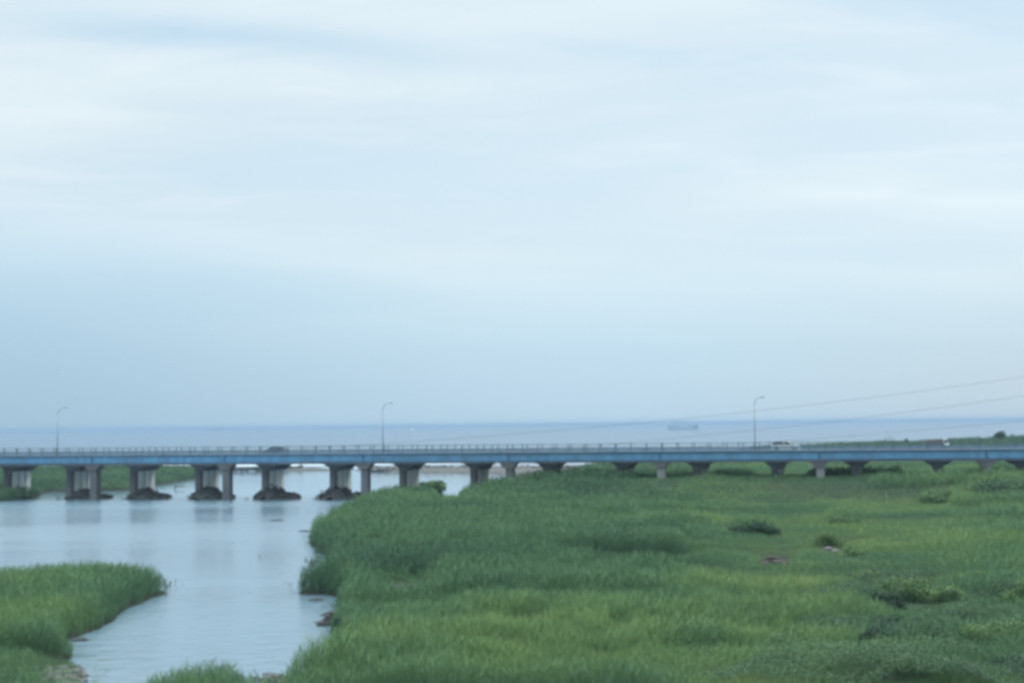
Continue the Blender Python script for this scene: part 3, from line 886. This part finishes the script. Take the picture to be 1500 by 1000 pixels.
def car(x, n, label, mat, L=4.5, H=1.48, heading=1, kind="car", hatch=True):
    root = empty("car", bpt(s_of(x, n), n, RZ + 0.02), BANG + (0 if heading > 0 else math.pi))
    tag(root, label, kind)
    h = L / 2
    W = 1.7
    low = [(-h, .42), (-h + .06, .25), (h - .05, .22), (h, .45), (h - .05, .66), (h - .25, .76), (h * .42, .92), (-h + .12, .94), (-h + .02, .75)]
    b = MB(); b.prism(low, -W / 2, W / 2, shrink=lambda a, z: 0.9 if abs(a) > h - .1 else 1.0)
    tr = [(-h + .28 if hatch else -h + .75, H * .955), (-h + .5, H), (h * .10, H), (h * .16, H - .05), (h * .10, H - .09), (-h + .32, H - .09)]
    b.prism(tr, -W / 2 * .80, W / 2 * .80)
    for px_ in ((-h + .16, -h + .34), (-0.25, -0.28), (h * .44, h * .13)):     # pillars
        for sy in (-1, 1):
            b.tube([(px_[0], sy * W / 2 * .95, .90), (px_[1], sy * W / 2 * .79, H - .04)], 0.045, 6)
    bd = b.build("body", mat, root)
    b = MB(); b.prism([(-h + .17, .90), (h * .43, .90), (h * .12, H - .06), (-h + .36, H - .06)], -W / 2 * .93, W / 2 * .93, shrink=lambda a, z: 1.0 if z < 1 else .85)
    b.build("window", M['glass'], root)
    for sy in (-1, 1):
        b = MB(); b.box((h - .06, sy * .62, .62), (.16, .36, .16), bevel=.04); b.build("headlight", M['lamp_glass'], root)
        b = MB(); b.box((-h + .03, sy * .66, .78), (.1, .26, .26), bevel=.03); b.build("tail_light", M['red_load'], root)
        b = MB(); b.box((h * .36, sy * (W / 2 + .09), .98), (.12, .2, .14), bevel=.03); b.build("wing_mirror", mat, root)
        wheel(root, h * .62, sy * (W / 2 - .12), .31); wheel(root, -h * .60, sy * (W / 2 - .12), .31)
    return root


car(1148, 7.6, "pale silver estate car with dark windows driving right on the bridge beside a street lamp", M['car_white'], 4.75, 1.56)
car(401, 4.9, "dark blue car half hidden by the railings on the left of the bridge", M['car_dark'], 3.9, 1.34, heading=-1)

t = empty("small_truck", bpt(s_of(1369, 7.6), 7.6, RZ + 0.02), BANG)
tag(t, "small truck with white cab and reddish load near the right end of the bridge", "truck")
b = MB(); b.prism([(.95, .45), (1.72, .45), (1.74, .95), (1.52, 1.62), (1.36, 1.70), (.95, 1.70)], -.70, .70); cab = b.build("cab", M['truck_white'], t)
b = MB(); b.prism([(1.06, 1.02), (1.66, 1.02), (1.48, 1.52), (1.06, 1.52)], -.715, .715); b.build("window", M['glass'], cab)
b = MB(); b.box((-.55, 0, .62), (2.9, 1.42, .16)); b.box((-.55, -.70, .82), (2.9, .04, .26)); b.box((-.55, .70, .82), (2.9, .04, .26)); b.box((-1.98, 0, .82), (.04, 1.36, .26)); b.build("bed", M['car_dark'], t)
b = MB()
b.prism([(-1.9, .75), (.85, .75), (.80, 1.50), (.1, 1.62), (-.7, 1.52), (-1.35, 1.60), (-1.85, 1.34)], -.62, .62); b.build("load", M['red_load'], t)
for sx in (1.25, -1.2):
    for sy in (-.6, .6): wheel(t, sx, sy, .28, .16)
b = MB(); b.box((1.73, .45, .70), (.06, .26, .16), bevel=.02); b.box((1.73, -.45, .70), (.06, .26, .16), bevel=.02); b.build("headlight", M['lamp_glass'], cab)

# rubble round the river piers
MOUNDS = [(122, 7.2, 1.75, "widest dark rubble heap, at the foot of the pier beside the left bank"),
          (211, 6.9, 1.9, "dark rubble heap in the river, second from the left bank"),
          (303, 7.4, 2.3, "dark rubble heap left of the slender pier standing alone in open water"),
          (398, 7.6, 2.4, "dome shaped rubble heap in mid river, right of the lone slender pier"),
          (495, 8.4, 2.4, "dark rubble heap with sticks at its left end, beside the tip of the green land"),
          (592, 4.8, 1.8, "small dark rubble heap touching the grassy tip and its bush"),
          (693, 4.0, 1.9, "rubble heap with leaning timbers at the right side of the inlet")]
for k, (x, w, h, lb) in enumerate(MOUNDS):
    random.seed(300 + k)
    s = s_of(x, 3.0)
    root = empty("rubble_mound", bpt(s, 4.6, 0), BANG)
    tag(root, lb, "rubble mound", "rubble heaps at the river piers")
    b = MB()
    def prof(a, n_):
        d1 = 1 - abs(a + 0.09 * w) / (w * 0.44) - (abs(n_) / 4.6) ** 2.0 * 0.8
        d2 = 0.42 - max(0, abs(a - 0.10 * w) / (w * 0.46) - 0.6) * 1.2 - (abs(n_) / 4.2) ** 2 * 0.4
        return h * max(0.0, d1 ** 0.85 if d1 > 0 else 0, d2)
    res = 34
    vs = [[b.bm.verts.new((w * .6 * (i / res * 2 - 1), 4.4 * (j / res * 2 - 1), 0)) for j in range(res + 1)] for i in range(res + 1)]
    for row in vs:
        for v in row:
            z = prof(v.co.x, v.co.y)
            v.co.z = z - 0.35 + (0.35 * mnoise.noise(v.co * 1.1 + Vector((k * 7, 0, 0))) + 0.2 * mnoise.noise(v.co * 2.6)) * (1 if z > 0 else .3)
    for i in range(res):
        for j in range(res): b.bm.faces.new([vs[i][j], vs[i + 1][j], vs[i + 1][j + 1], vs[i][j + 1]])
    for q_ in range(150):
        a = random.uniform(-.58, .55) * w; n_ = random.uniform(-4.3, 4.0)
        z = prof(a, n_)
        if z <= 0.02: continue
        r_ = random.uniform(.16, .42)
        b.rock((a, n_, z - 0.1), (r_ * 1.3, r_, r_ * .8), q_ + k * 200)
    b.build("rubble", M['rock'], root)
    b = MB()
    for q_ in range(16 if k == 4 else 7):
        a = -w * .5 + random.uniform(-.3, .9); n_ = random.uniform(-3, 1); z = prof(a, n_)
        L = random.uniform(.7, 1.8); an = random.uniform(-2.6, -.4) if k != 6 else random.uniform(-2.9, -2.2)
        e = (a + L * math.cos(an) * .8, n_ + L * math.sin(an) * .5, z + random.uniform(.0, .5) * L)
        b.tube([(a, n_, z), ((a + e[0]) / 2, (n_ + e[1]) / 2, (z + e[2]) / 2 + .06), e], [.07, .055, .025], 6)
    b.build("driftwood", M['darkwood'], root)

# breakwater of grey blocks on the bar
random.seed(9)
b = MB()
for q_ in range(620):
    f = random.random(); x = 545 + 285 * f
    base = at(x, 690.5, 0.0)
    d_ = random.random()
    hgt = 1.15 * (1 - abs(d_ - .55) / .62) * (0.7 + .5 * mnoise.noise(Vector((x * .05, 0, 0))) + .25)
    r_ = random.uniform(.35, .75)
    b.rock((base[0] + random.uniform(-.4, .4), base[1] + 1 + d_ * 8, 0.25 + hgt * random.uniform(.5, 1)), (r_ * 1.2, r_, r_ * .8), q_)
tag(b.build("breakwater", M['rock_pale']), "low grey breakwater of heaped stones across the river mouth behind the bridge", "breakwater")
b = MB()
for q_ in range(260):
    f = random.random(); x = 250 + 190 * f
    base = at(x, 691 - 2.6 * max(0, (x - 330) / 110), 0.0)
    d_ = random.random(); r_ = random.uniform(.3, .7)
    b.rock((base[0], base[1] + 1 + d_ * 6, 0.3 + .7 * random.random()), (r_ * 1.3, r_, r_ * .8), q_ + 900)
tag(b.build("rock_spit", M['rock']), "dark low line of rocks on the bar seen under the left half of the bridge", "rocks")


# ------------------------------------------------------------------ small things in the marsh and the river
def sticks(name, label, cat, loc, w, d, h, n, mat, seed, base=True, rad=(.015, .04), extra=None):
    random.seed(seed)
    b = MB()
    if base:
        for k in range(14): b.rock((random.uniform(-.35, .35) * w, random.uniform(-.35, .35) * d, h * .12), (w * .2, d * .2, h * random.uniform(.15, .4)), seed + k, 2)
    for k in range(n):
        a = random.uniform(0, math.pi); L = random.uniform(.25, .8) * min(w, 2.0)
        cx, cy = random.gauss(0, .22) * w, random.gauss(0, .22) * d
        cz = h * random.uniform(.15, 1) * max(.1, 1 - (abs(cx) / w * 1.7) ** 2 - (abs(cy) / d * 1.7) ** 2)
        dz = random.uniform(-.18, .18) * L
        p0 = (cx - math.cos(a) * L / 2, cy - math.sin(a) * L / 2, max(.02, cz - dz)); p1 = (cx + math.cos(a) * L / 2, cy + math.sin(a) * L / 2, max(.02, cz + dz))
        m = [(i + j) / 2 + random.uniform(-.04, .04) for i, j in zip(p0, p1)]
        r_ = random.uniform(*rad)
        b.tube([p0, m, p1], [r_, r_ * .9, r_ * .5], 5)
    if extra: extra(b)
    o = b.build(name, mat); o.location = loc
    return tag(o, label, cat)


sticks("driftwood_pile", "flat grey scatter of dead sticks in a clearing of the reeds", "driftwood", gpos(592, 868), 3.2, 3.6, .55, 190, M['driftwood'], 1, rad=(.02, .05))
sticks("driftwood_pile", "dark tangle of sticks jutting from the bank into the river", "driftwood", gpos(488, 912), 1.5, 2.4, .8, 70, M['darkwood'], 2, rad=(.02, .045))
sticks("driftwood_pile", "grey sticks along the near bank where the river meets the bottom edge", "driftwood", gpos(410, 996), 2.2, 1.4, .25, 60, M['driftwood'], 3)
sticks("debris_pile", "pile of pale debris and sticks under a low bush in the meadow", "debris", gpos(1213, 810), 2.2, 1.8, .35, 60, M['driftwood'], 4,
       extra=lambda b: (b.rock((0, -.2, .35), (.42, .3, .28), 3, 2), b.rock((.5, -.3, .2), (.3, .25, .2), 5, 2)))
sticks("debris_pile", "darker debris pile right of the pale one, half under a small bush", "debris", gpos(1246, 826), 2.4, 1.8, .38, 60, M['rock_pale'], 6,
       extra=lambda b: [b.rock((random.uniform(-1, 1), random.uniform(-.5, .4), .18), (.34, .28, .22), 30 + k, 2) for k in range(7)])
# brown heap: bundled dead brush with a flat lid of boards
random.seed(12)
b = MB()
for k in range(40):
    a = random.uniform(-.85, .85); n_ = random.uniform(-.5, .5)
    b.rock((a, n_, .18 + .22 * (1 - abs(a)) * random.random()), (.34, .3, .26), k + 60, 1)
for k in range(90):
    a = random.uniform(-1.1, 1.1); n_ = random.uniform(-.65, .6); z = .55 * (1 - (abs(a) / 1.35) ** 2) * random.uniform(.5, 1.1)
    L = random.uniform(.3, .9); t_ = random.uniform(-.5, .5)
    b.tube([(a - L / 2, n_ - t_ * L / 2, max(.03, z)), (a + L / 2, n_ + t_ * L / 2, max(.03, z + random.uniform(-.15, .15)))], .022, 5)
b.box((-.1, -.1, .60), (.9, .5, .05), Matrix.Rotation(R(4), 3, 'Y'))
b.box((.5, -.25, .42), (.6, .3, .04), Matrix.Rotation(R(14), 3, 'Y') @ Matrix.Rotation(R(20), 3, 'Z'))
o = b.build("brush_heap", M['brown']); o.location = gpos(1135, 831); o.scale = (1, 1, 1.35)
tag(o, "brown heap of dead brush alone in the open meadow", "heap")

random.seed(14)   # bare twig in the grass
b = MB()
for k in range(7):
    a = random.uniform(0, 6.28); l = random.uniform(.6, 1.5)
    b.tube([(0, 0, 0), (math.cos(a) * .15, math.sin(a) * .15, l * .5), (math.cos(a) * .15 + random.uniform(-.3, .3), math.sin(a) * .3, l)], [.03, .022, .008], 5)
o = b.build("dead_branch", M['driftwood']); o.location = gpos(638, 918); tag(o, "bare upright dead branch among the green grass", "branch")

# stranded branch with a knob between two river piers
b = MB()
p = at(262, 716, 0); q_ = at(277, 711, 0.25)
b.tube([(-.9, 0, -.1), (-.6, 0, .55), (-.35, 0, .42), (.6, .2, .55), (1.7, .4, .45)], [.1, .13, .09, .08, .04], 7)
b.rock((-.62, 0, .66), (.2, .18, .22), 4, 2)
b.tube([(-.6, 0, .5), (-.85, -.1, .05), (-.95, -.1, -.2)], [.08, .06, .05], 6)
o = b.build("stranded_branch", M['darkwood']); o.location = (p[0], p[1], 0); tag(o, "dark stranded branch in the water between two left hand rubble heaps", "branch")

for x, y, h, lb in ((249, 858, .4, "wooden stake in the river at the tip of the reed island"), (457, 822, .34, "short dark stake in the notch above the reed spit"), (380, 815, .22, "tiny stake in mid river, level with the reed island")):
    b = MB(); b.tube([(0, 0, -.5), (.02, 0, h * .6), (.05, .01, h)], [.06, .055, .04], 7)
    b.tube([(.02, 0, h * .6), (.12, .02, h * .8)], [.03, .015], 5)
    o = b.build("stake", M['darkwood']); p = at(x, y); o.location = (p[0], p[1], 0); tag(o, lb, "stake", "stakes in the river")
for x, y, L, lb in ((464, 879, .55, "dark log floating just below the reed spit"), (406, 762, .9, "thin drifting log in the middle of the river"), (446, 778, .7, "dark stump like log against the far reed bank"), (118, 938, .5, "small log by the lower edge of the reed island")):
    b = MB(); b.tube([(-L, 0, .02), (-L * .2, .05, .07), (L * .6, 0, .05), (L, -.05, .0)], [.05, .09, .085, .05], 8)
    b.tube([(L * .2, 0, .08), (L * .35, .02, .28)], [.03, .015], 5)
    o = b.build("floating_log", M['darkwood']); p = at(x, y); o.location = (p[0], p[1], 0); o.rotation_euler = (0, 0, R(8)); tag(o, lb, "log", "logs in the river")

# rubble strip at the lower left bank
random.seed(21)
b = MB()
for k in range(220):
    x = random.uniform(48, 126); y = random.uniform(975, 1012)
    p = gpos(x, y); r_ = random.uniform(.08, .24)
    b.rock((p[0], p[1], p[2] + .02), (r_ * 1.3, r_, r_ * .7), k)
tag(b.build("rubble", M['rock_pale']), "grey stony rubble on the bank at the lower left corner", "rubble", kind='stuff')

# ------------------------------------------------------------------ power lines
def cable(label, pts, Yc):
    xs_ = np.array([p[0] for p in pts], float); ys_ = np.array([p[1] for p in pts], float)
    c = np.polyfit(xs_, ys_, 2)
    xx = np.linspace(-150, 1580, 70)
    P3 = [at_depth(x, np.polyval(c, x), Yc) for x in xx]
    b = MB(); b.tube(P3, 0.0115, 6)
    tag(b.build("power_cable", M['cable']), label, "cable", "power lines across the right of the view")


cable("top power line, highest of three crossing the sky at right", [(1500, 552), (1300, 578), (1100, 603), (920, 621), (800, 632), (700, 640), (560, 649), (400, 658), (0, 672)], 110.0)
cable("middle power line, between the other two", [(1500, 579), (1300, 606), (1100, 631), (960, 646), (700, 664), (400, 676), (0, 684)], 110.5)
cable("lowest power line, passing in front of the sea at right", [(1500, 614), (1300, 635), (1160, 646.5), (900, 661), (600, 672), (300, 677), (0, 679)], 111.0)


# ------------------------------------------------------------------ ships
def ship_root(name, x, Y, label, cat, rz):
    p = at_depth(x, 620, Y)
    root = empty(name, (p[0], Y, 0), rz); tag(root, label, cat); return root


def hull(b, L, W, H, z0=-2, sheer=1.5):
    sec = []
    for t in np.linspace(-1, 1, 13):
        k = (1 - max(0, t) ** 3.0 * .96) * (1 - max(0, -t) ** 6 * .35)
        zt = H + sheer * max(0, t) ** 3
        sec.append([(t * L / 2, -W / 2 * k, zt), (t * L / 2 - max(0, t) * .03 * L, -W / 2 * k * .85, z0), (t * L / 2 - max(0, t) * .03 * L, W / 2 * k * .85, z0), (t * L / 2, W / 2 * k, zt)])
    rings = [[b.bm.verts.new(v) for v in s_] for s_ in sec]
    for r0, r1 in zip(rings, rings[1:]):
        for k in range(4): b.bm.faces.new([r0[k], r0[(k + 1) % 4], r1[(k + 1) % 4], r1[k]])
    b.bm.faces.new(rings[0]); b.bm.faces.new(rings[-1][::-1])


sh = ship_root("cargo_ship", 315, 7900, "small dark cargo ship on the horizon at left, bridge at its right end", "ship", math.pi)
b = MB(); hull(b, 46, 8, 4.0); b.build("hull", M['ship_hull'], sh)
b = MB(); b.box((-17.5, 0, 6.4), (6.5, 6.5, 5)); b.box((-17.5, 0, 10), (4.5, 6.5, 2)); b.build("superstructure", M['ship_hull'], sh)
b = MB(); b.box((-20.5, 0, 10), (1.6, 2, 3.4), taper=(.8, .8)); b.build("funnel", M['ship_hull'], sh)
b = MB(); b.box((1, 0, 4.5), (27, 6, 1.0)); b.build("hatch_cover", M['ship_hull'], sh)
b = MB(); b.tube([(-17.5, 0, 10.5), (-17.5, 0, 14)], .25, 6); b.tube([(20, 0, 4), (20, 0, 9)], .25, 6); b.build("mast", M['ship_hull'], sh)

cc = ship_root("vehicle_ferry", 1001, 2400, "large pale boxy ship on the horizon behind the top power line", "ship", 0.0)
b = MB(); hull(b, 90, 15, 6); b.build("hull", M['ship_blue'], cc)
b = MB(); b.prism([(-44, 6), (42, 6.5), (40, 11.5), (37, 13.5), (-42, 13.5), (-44, 10)], -7.2, 7.2); b.build("superstructure", M['ship_blue'], cc)
b = MB(); b.box((31, 0, 14.3), (6, 12, 1.6)); b.build("bridge_house", M['ship_blue'], cc)
b = MB(); b.box((-30, 4, 14.8), (5, 3, 2.5), taper=(.8, .8)); b.build("funnel", M['ship_blue'], cc)

sh.scale = (2.0, 1.6, 1.15); cc.scale = (.59, .8, 1.08)
bt = ship_root("boat", 605, 3600, "tiny white boat on the horizon above the middle street lamp base", "boat", 0.4)
b = MB(); hull(b, 14, 4.5, 2.2, -1, .8); b.build("hull", M['ship_white'], bt)
b = MB(); b.box((-1.5, 0, 3.6), (5, 3.2, 3.0), taper=(.85, .85)); b.box((-1.5, 0, 5.6), (3, 2.4, 1.2)); b.build("wheelhouse", M['ship_white'], bt)

# ------------------------------------------------------------------ haze
HZ = 1.9e-4
b = MB(); b.box((0, 16500, 6.9), (68000, 35200, 20.8))
hz = b.build("haze", [])
mh = bpy.data.materials.new("haze"); mh.use_nodes = True
nt = mh.node_tree
for nd in list(nt.nodes):
    if nd.type == 'BSDF_PRINCIPLED': nt.nodes.remove(nd)
pv = nt.nodes.new("ShaderNodeVolumePrincipled")
pv.inputs["Density"].default_value = HZ
pv.inputs["Color"].default_value = (0.305, 0.415, 0.535, 1)
pv.inputs["Anisotropy"].default_value = 0.2
nt.links.new(pv.outputs[0], nt.nodes["Material Output"].inputs["Volume"])
hz.data.materials.append(mh)
tag(hz, "thin sea haze over the whole view", "haze", kind='stuff')

# ------------------------------------------------------------------ sky
SUN_EL, SUN_AZ = 42, 38        # degrees; azimuth measured from the view direction towards the right
w = bpy.data.worlds.new("World"); scene.world = w; w.use_nodes = True
nt = w.node_tree
bg = nt.nodes["Background"]
L_ = nt.links.new


def nd(t, **k):
    n_ = nt.nodes.new(t)
    for a_, v_ in k.items(): setattr(n_, a_, v_)
    return n_


def math_(op, a, b_=None, clamp=False):
    n_ = nd("ShaderNodeMath", operation=op, use_clamp=clamp)
    for i, v_ in enumerate((a, b_)):
        if v_ is None: continue
        if isinstance(v_, (int, float)): n_.inputs[i].default_value = v_
        else: L_(v_, n_.inputs[i])
    return n_.outputs[0]


def maprange(v, a, b_, c, d, smooth=True):
    n_ = nd("ShaderNodeMapRange"); n_.interpolation_type = 'SMOOTHSTEP' if smooth else 'LINEAR'
    L_(v, n_.inputs[0])
    for i, x in enumerate((a, b_, c, d)): n_.inputs[i + 1].default_value = x
    return n_.outputs[0]


def mixc(f, a, b_):
    n_ = nd("ShaderNodeMix", data_type='RGBA')
    if isinstance(f, (int, float)): n_.inputs["Factor"].default_value = f
    else: L_(f, n_.inputs["Factor"])
    for i, v_ in ((6, a), (7, b_)):
        if isinstance(v_, tuple): n_.inputs[i].default_value = v_ + (1,)
        else: L_(v_, n_.inputs[i])
    return n_.outputs[2]


SKS = 0.1
sky = nd("ShaderNodeTexSky", sky_type='NISHITA', sun_disc=False)
sky.sun_elevation = R(SUN_EL); sky.sun_rotation = R(SUN_AZ); sky.dust_density = 2.0; sky.ozone_density = 2.0
tc = nd("ShaderNodeTexCoord")
sp = nd("ShaderNodeSeparateXYZ"); L_(tc.outputs["Generated"], sp.inputs[0])
dx, dy, dz = sp.outputs
den = math_('ADD', math_('MAXIMUM', dz, 0.0), 0.15)
cu, cv = math_('DIVIDE', dx, den), math_('DIVIDE', dy, den)
cb = nd("ShaderNodeCombineXYZ"); L_(cu, cb.inputs[0]); L_(cv, cb.inputs[1])


def cloud(scale, st, rot, detail, dist, off=(0, 0, 0)):
    mp_ = nd("ShaderNodeMapping"); mp_.inputs["Scale"].default_value = st; mp_.inputs["Rotation"].default_value = (0, 0, R(rot)); mp_.inputs["Location"].default_value = off
    L_(cb.outputs[0], mp_.inputs[0])
    n_ = nd("ShaderNodeTexNoise"); n_.inputs["Scale"].default_value = scale; n_.inputs["Detail"].default_value = detail; n_.inputs["Distortion"].default_value = dist
    n_.inputs["Roughness"].default_value = 0.52
    L_(mp_.outputs[0], n_.inputs["Vector"])
    return n_.outputs["Fac"]


c1 = cloud(0.8, (0.55, 1.0, 1), 12, 5, 0.8, (3.1, 1.7, 0))
c2 = cloud(1.9, (0.4, 1.0, 1), -10, 4, 0.4, (7, 2, 0))
c3 = cloud(2.6, (0.5, 1.0, 1), -16, 7, 1.3, (1.3, 5.2, 0))
# clear-air gradient: hazy blue low down, paler above
grad = nd("ShaderNodeValToRGB"); L_(dz, grad.inputs[0])
cr = grad.color_ramp
cr.elements[0].position = 0.0; cr.elements[0].color = (0.478, 0.686, 0.856, 1)
cr.elements[1].position = 0.34; cr.elements[1].color = (0.547, 0.758, 0.920, 1)
for p_, c_ in ((0.05, (0.489, 0.711, 0.877)), (0.10, (0.525, 0.749, 0.909)), (0.17, (0.567, 0.769, 0.925)), (0.26, (0.515, 0.722, 0.882))):
    e = cr.elements.new(p_); e.color = c_ + (1,)
base = grad.outputs["Color"]
# the left of the view is a deeper blue
lf = maprange(math_('DIVIDE', dx, math_('MAXIMUM', dy, 0.05)), -0.42, 0.10, 1.0, 0.0)
low = maprange(dz, 0.0, 0.16, 1.0, 0.15)
base = mixc(math_('MULTIPLY', math_('MULTIPLY', lf, low), 0.75), base, (0.345, 0.535, 0.695))
rt = maprange(math_('DIVIDE', dx, math_('MAXIMUM', dy, 0.05)), 0.05, 0.42, 0.0, 1.0)
base = mixc(math_('MULTIPLY', math_('MULTIPLY', rt, low), 0.7), base, (0.485, 0.630, 0.745))
# cloud veil
veil = maprange(math_('ADD', math_('MULTIPLY', c1, 0.7), math_('MULTIPLY', c2, 0.3)), 0.28, 0.56, 0.55, 1.0)
amt = maprange(dz, 0.03, 0.17, 0.05, 1.0)
veil = math_('MULTIPLY', veil, amt)
lf2 = math_('MULTIPLY', maprange(math_('DIVIDE', dx, math_('MAXIMUM', dy, 0.05)), -0.40, -0.02, 1.0, 0.0), maprange(dz, 0.05, 0.22, 1.0, 0.0))
veil = math_('MULTIPLY', veil, math_('SUBTRACT', 1.0, math_('MULTIPLY', lf2, 0.85)))


def gap(az, el, wa, we, tilt):
    """clear opening in the veil around a compass direction / elevation (tangent units)"""
    t_ = math_('DIVIDE', dx, math_('MAXIMUM', dy, 0.05))
    ex = math_('SUBTRACT', math_('DIVIDE', dz, math_('MAXIMUM', dy, 0.05)), math_('MULTIPLY', math_('SUBTRACT', t_, az), tilt))
    ex = math_('ADD', ex, math_('MULTIPLY', math_('SUBTRACT', c3, 0.5), 0.045))
    a_ = math_('POWER', math_('ABSOLUTE', math_('DIVIDE', math_('SUBTRACT', t_, az), wa)), 2.0)
    b_ = math_('POWER', math_('ABSOLUTE', math_('DIVIDE', math_('SUBTRACT', ex, el), we)), 2.0)
    return math_('POWER', 2.718, math_('MULTIPLY', math_('ADD', a_, b_), -1.0))


def azel(x, y):
    r_ = ray(x, y); return r_[0], r_[2]


g1 = gap(*azel(300, 55), 0.17, 0.015, -0.10)
g2 = gap(*azel(1430, -5), 0.13, 0.024, -0.12)
g3 = gap(*azel(900, 72), 0.10, 0.006, -0.07)
veil = math_('MULTIPLY', veil, math_('SUBTRACT', 1.0, math_('MINIMUM', math_('ADD', math_('ADD', math_('MULTIPLY', g1, 0.72), math_('MULTIPLY', g2, 0.7)), math_('MULTIPLY', g3, 0.35)), 1.0)))
thick = maprange(math_('ADD', math_('MULTIPLY', c2, 0.5), math_('MULTIPLY', c1, 0.5)), 0.42, 0.62, 0.0, 1.0)
ccol = mixc(thick, (0.72, 0.848, 0.912), (0.81, 0.922, 0.962))
wisp = math_('MULTIPLY', maprange(c3, 0.44, 0.68, 0.0, 1.0), maprange(dz, 0.07, 0.2, 0.0, 0.6))
ccol = mixc(wisp, ccol, (0.69, 0.82, 0.905))
c4 = cloud(4.2, (0.45, 1.0, 1), 12, 7, 1.6, (4.4, 0.2, 0))
ccol = mixc(math_('MULTIPLY', maprange(c4, 0.50, 0.70, 0.0, 1.0), maprange(dz, 0.06, 0.2, 0.0, 0.4)), ccol, (0.88, 0.955, 0.985))
col = mixc(veil, base, ccol)
# physical sky mixed in underneath the overcast
vm = nd("ShaderNodeVectorMath", operation='SCALE'); L_(sky.outputs[0], vm.inputs[0]); vm.inputs["Scale"].default_value = SKS
col = mixc(0.12, col, vm.outputs[0])
# an overcast sky is about three times as bright overhead as at the horizon
zen = maprange(dz, 0.30, 0.95, 1.0, 3.9)
vz = nd('ShaderNodeVectorMath', operation='SCALE'); L_(col, vz.inputs[0]); L_(zen, vz.inputs['Scale']); col = vz.outputs[0]
vs_ = nd("ShaderNodeVectorMath", operation='SCALE'); L_(col, vs_.inputs[0]); vs_.inputs["Scale"].default_value = 2 ** -0.5 / SKS
L_(vs_.outputs[0], bg.inputs[0])
bg.inputs[1].default_value = SKS

sd = bpy.data.lights.new("sun", 'SUN'); sd.energy = 1.5; sd.angle = R(11); sd.color = (1.0, 0.95, 0.88)
so = bpy.data.objects.new("sun", sd); COL.objects.link(so)
so.rotation_euler = (R(90 - SUN_EL), 0, R(180 - SUN_AZ) )
dirv = Vector((math.sin(R(SUN_AZ)) * math.cos(R(SUN_EL)), math.cos(R(SUN_AZ)) * math.cos(R(SUN_EL)), math.sin(R(SUN_EL))))
so.rotation_euler = dirv.to_track_quat('Z', 'Y').to_euler()
so.location = (60, 60, 80)

# ------------------------------------------------------------------ render settings
vs = scene.view_settings
vs.view_transform = 'Standard'; vs.look = 'None'; vs.exposure = 0.55; vs.gamma = 1.0
scene.render.filter_size = 1.5
cy = scene.cycles
cy.filter_width = 3.5
cy.use_denoising = True
cy.max_bounces = 8; cy.diffuse_bounces = 3; cy.glossy_bounces = 3; cy.transmission_bounces = 3; cy.volume_bounces = 1; cy.transparent_max_bounces = 4
cy.use_adaptive_sampling = True; cy.adaptive_threshold = 0.015
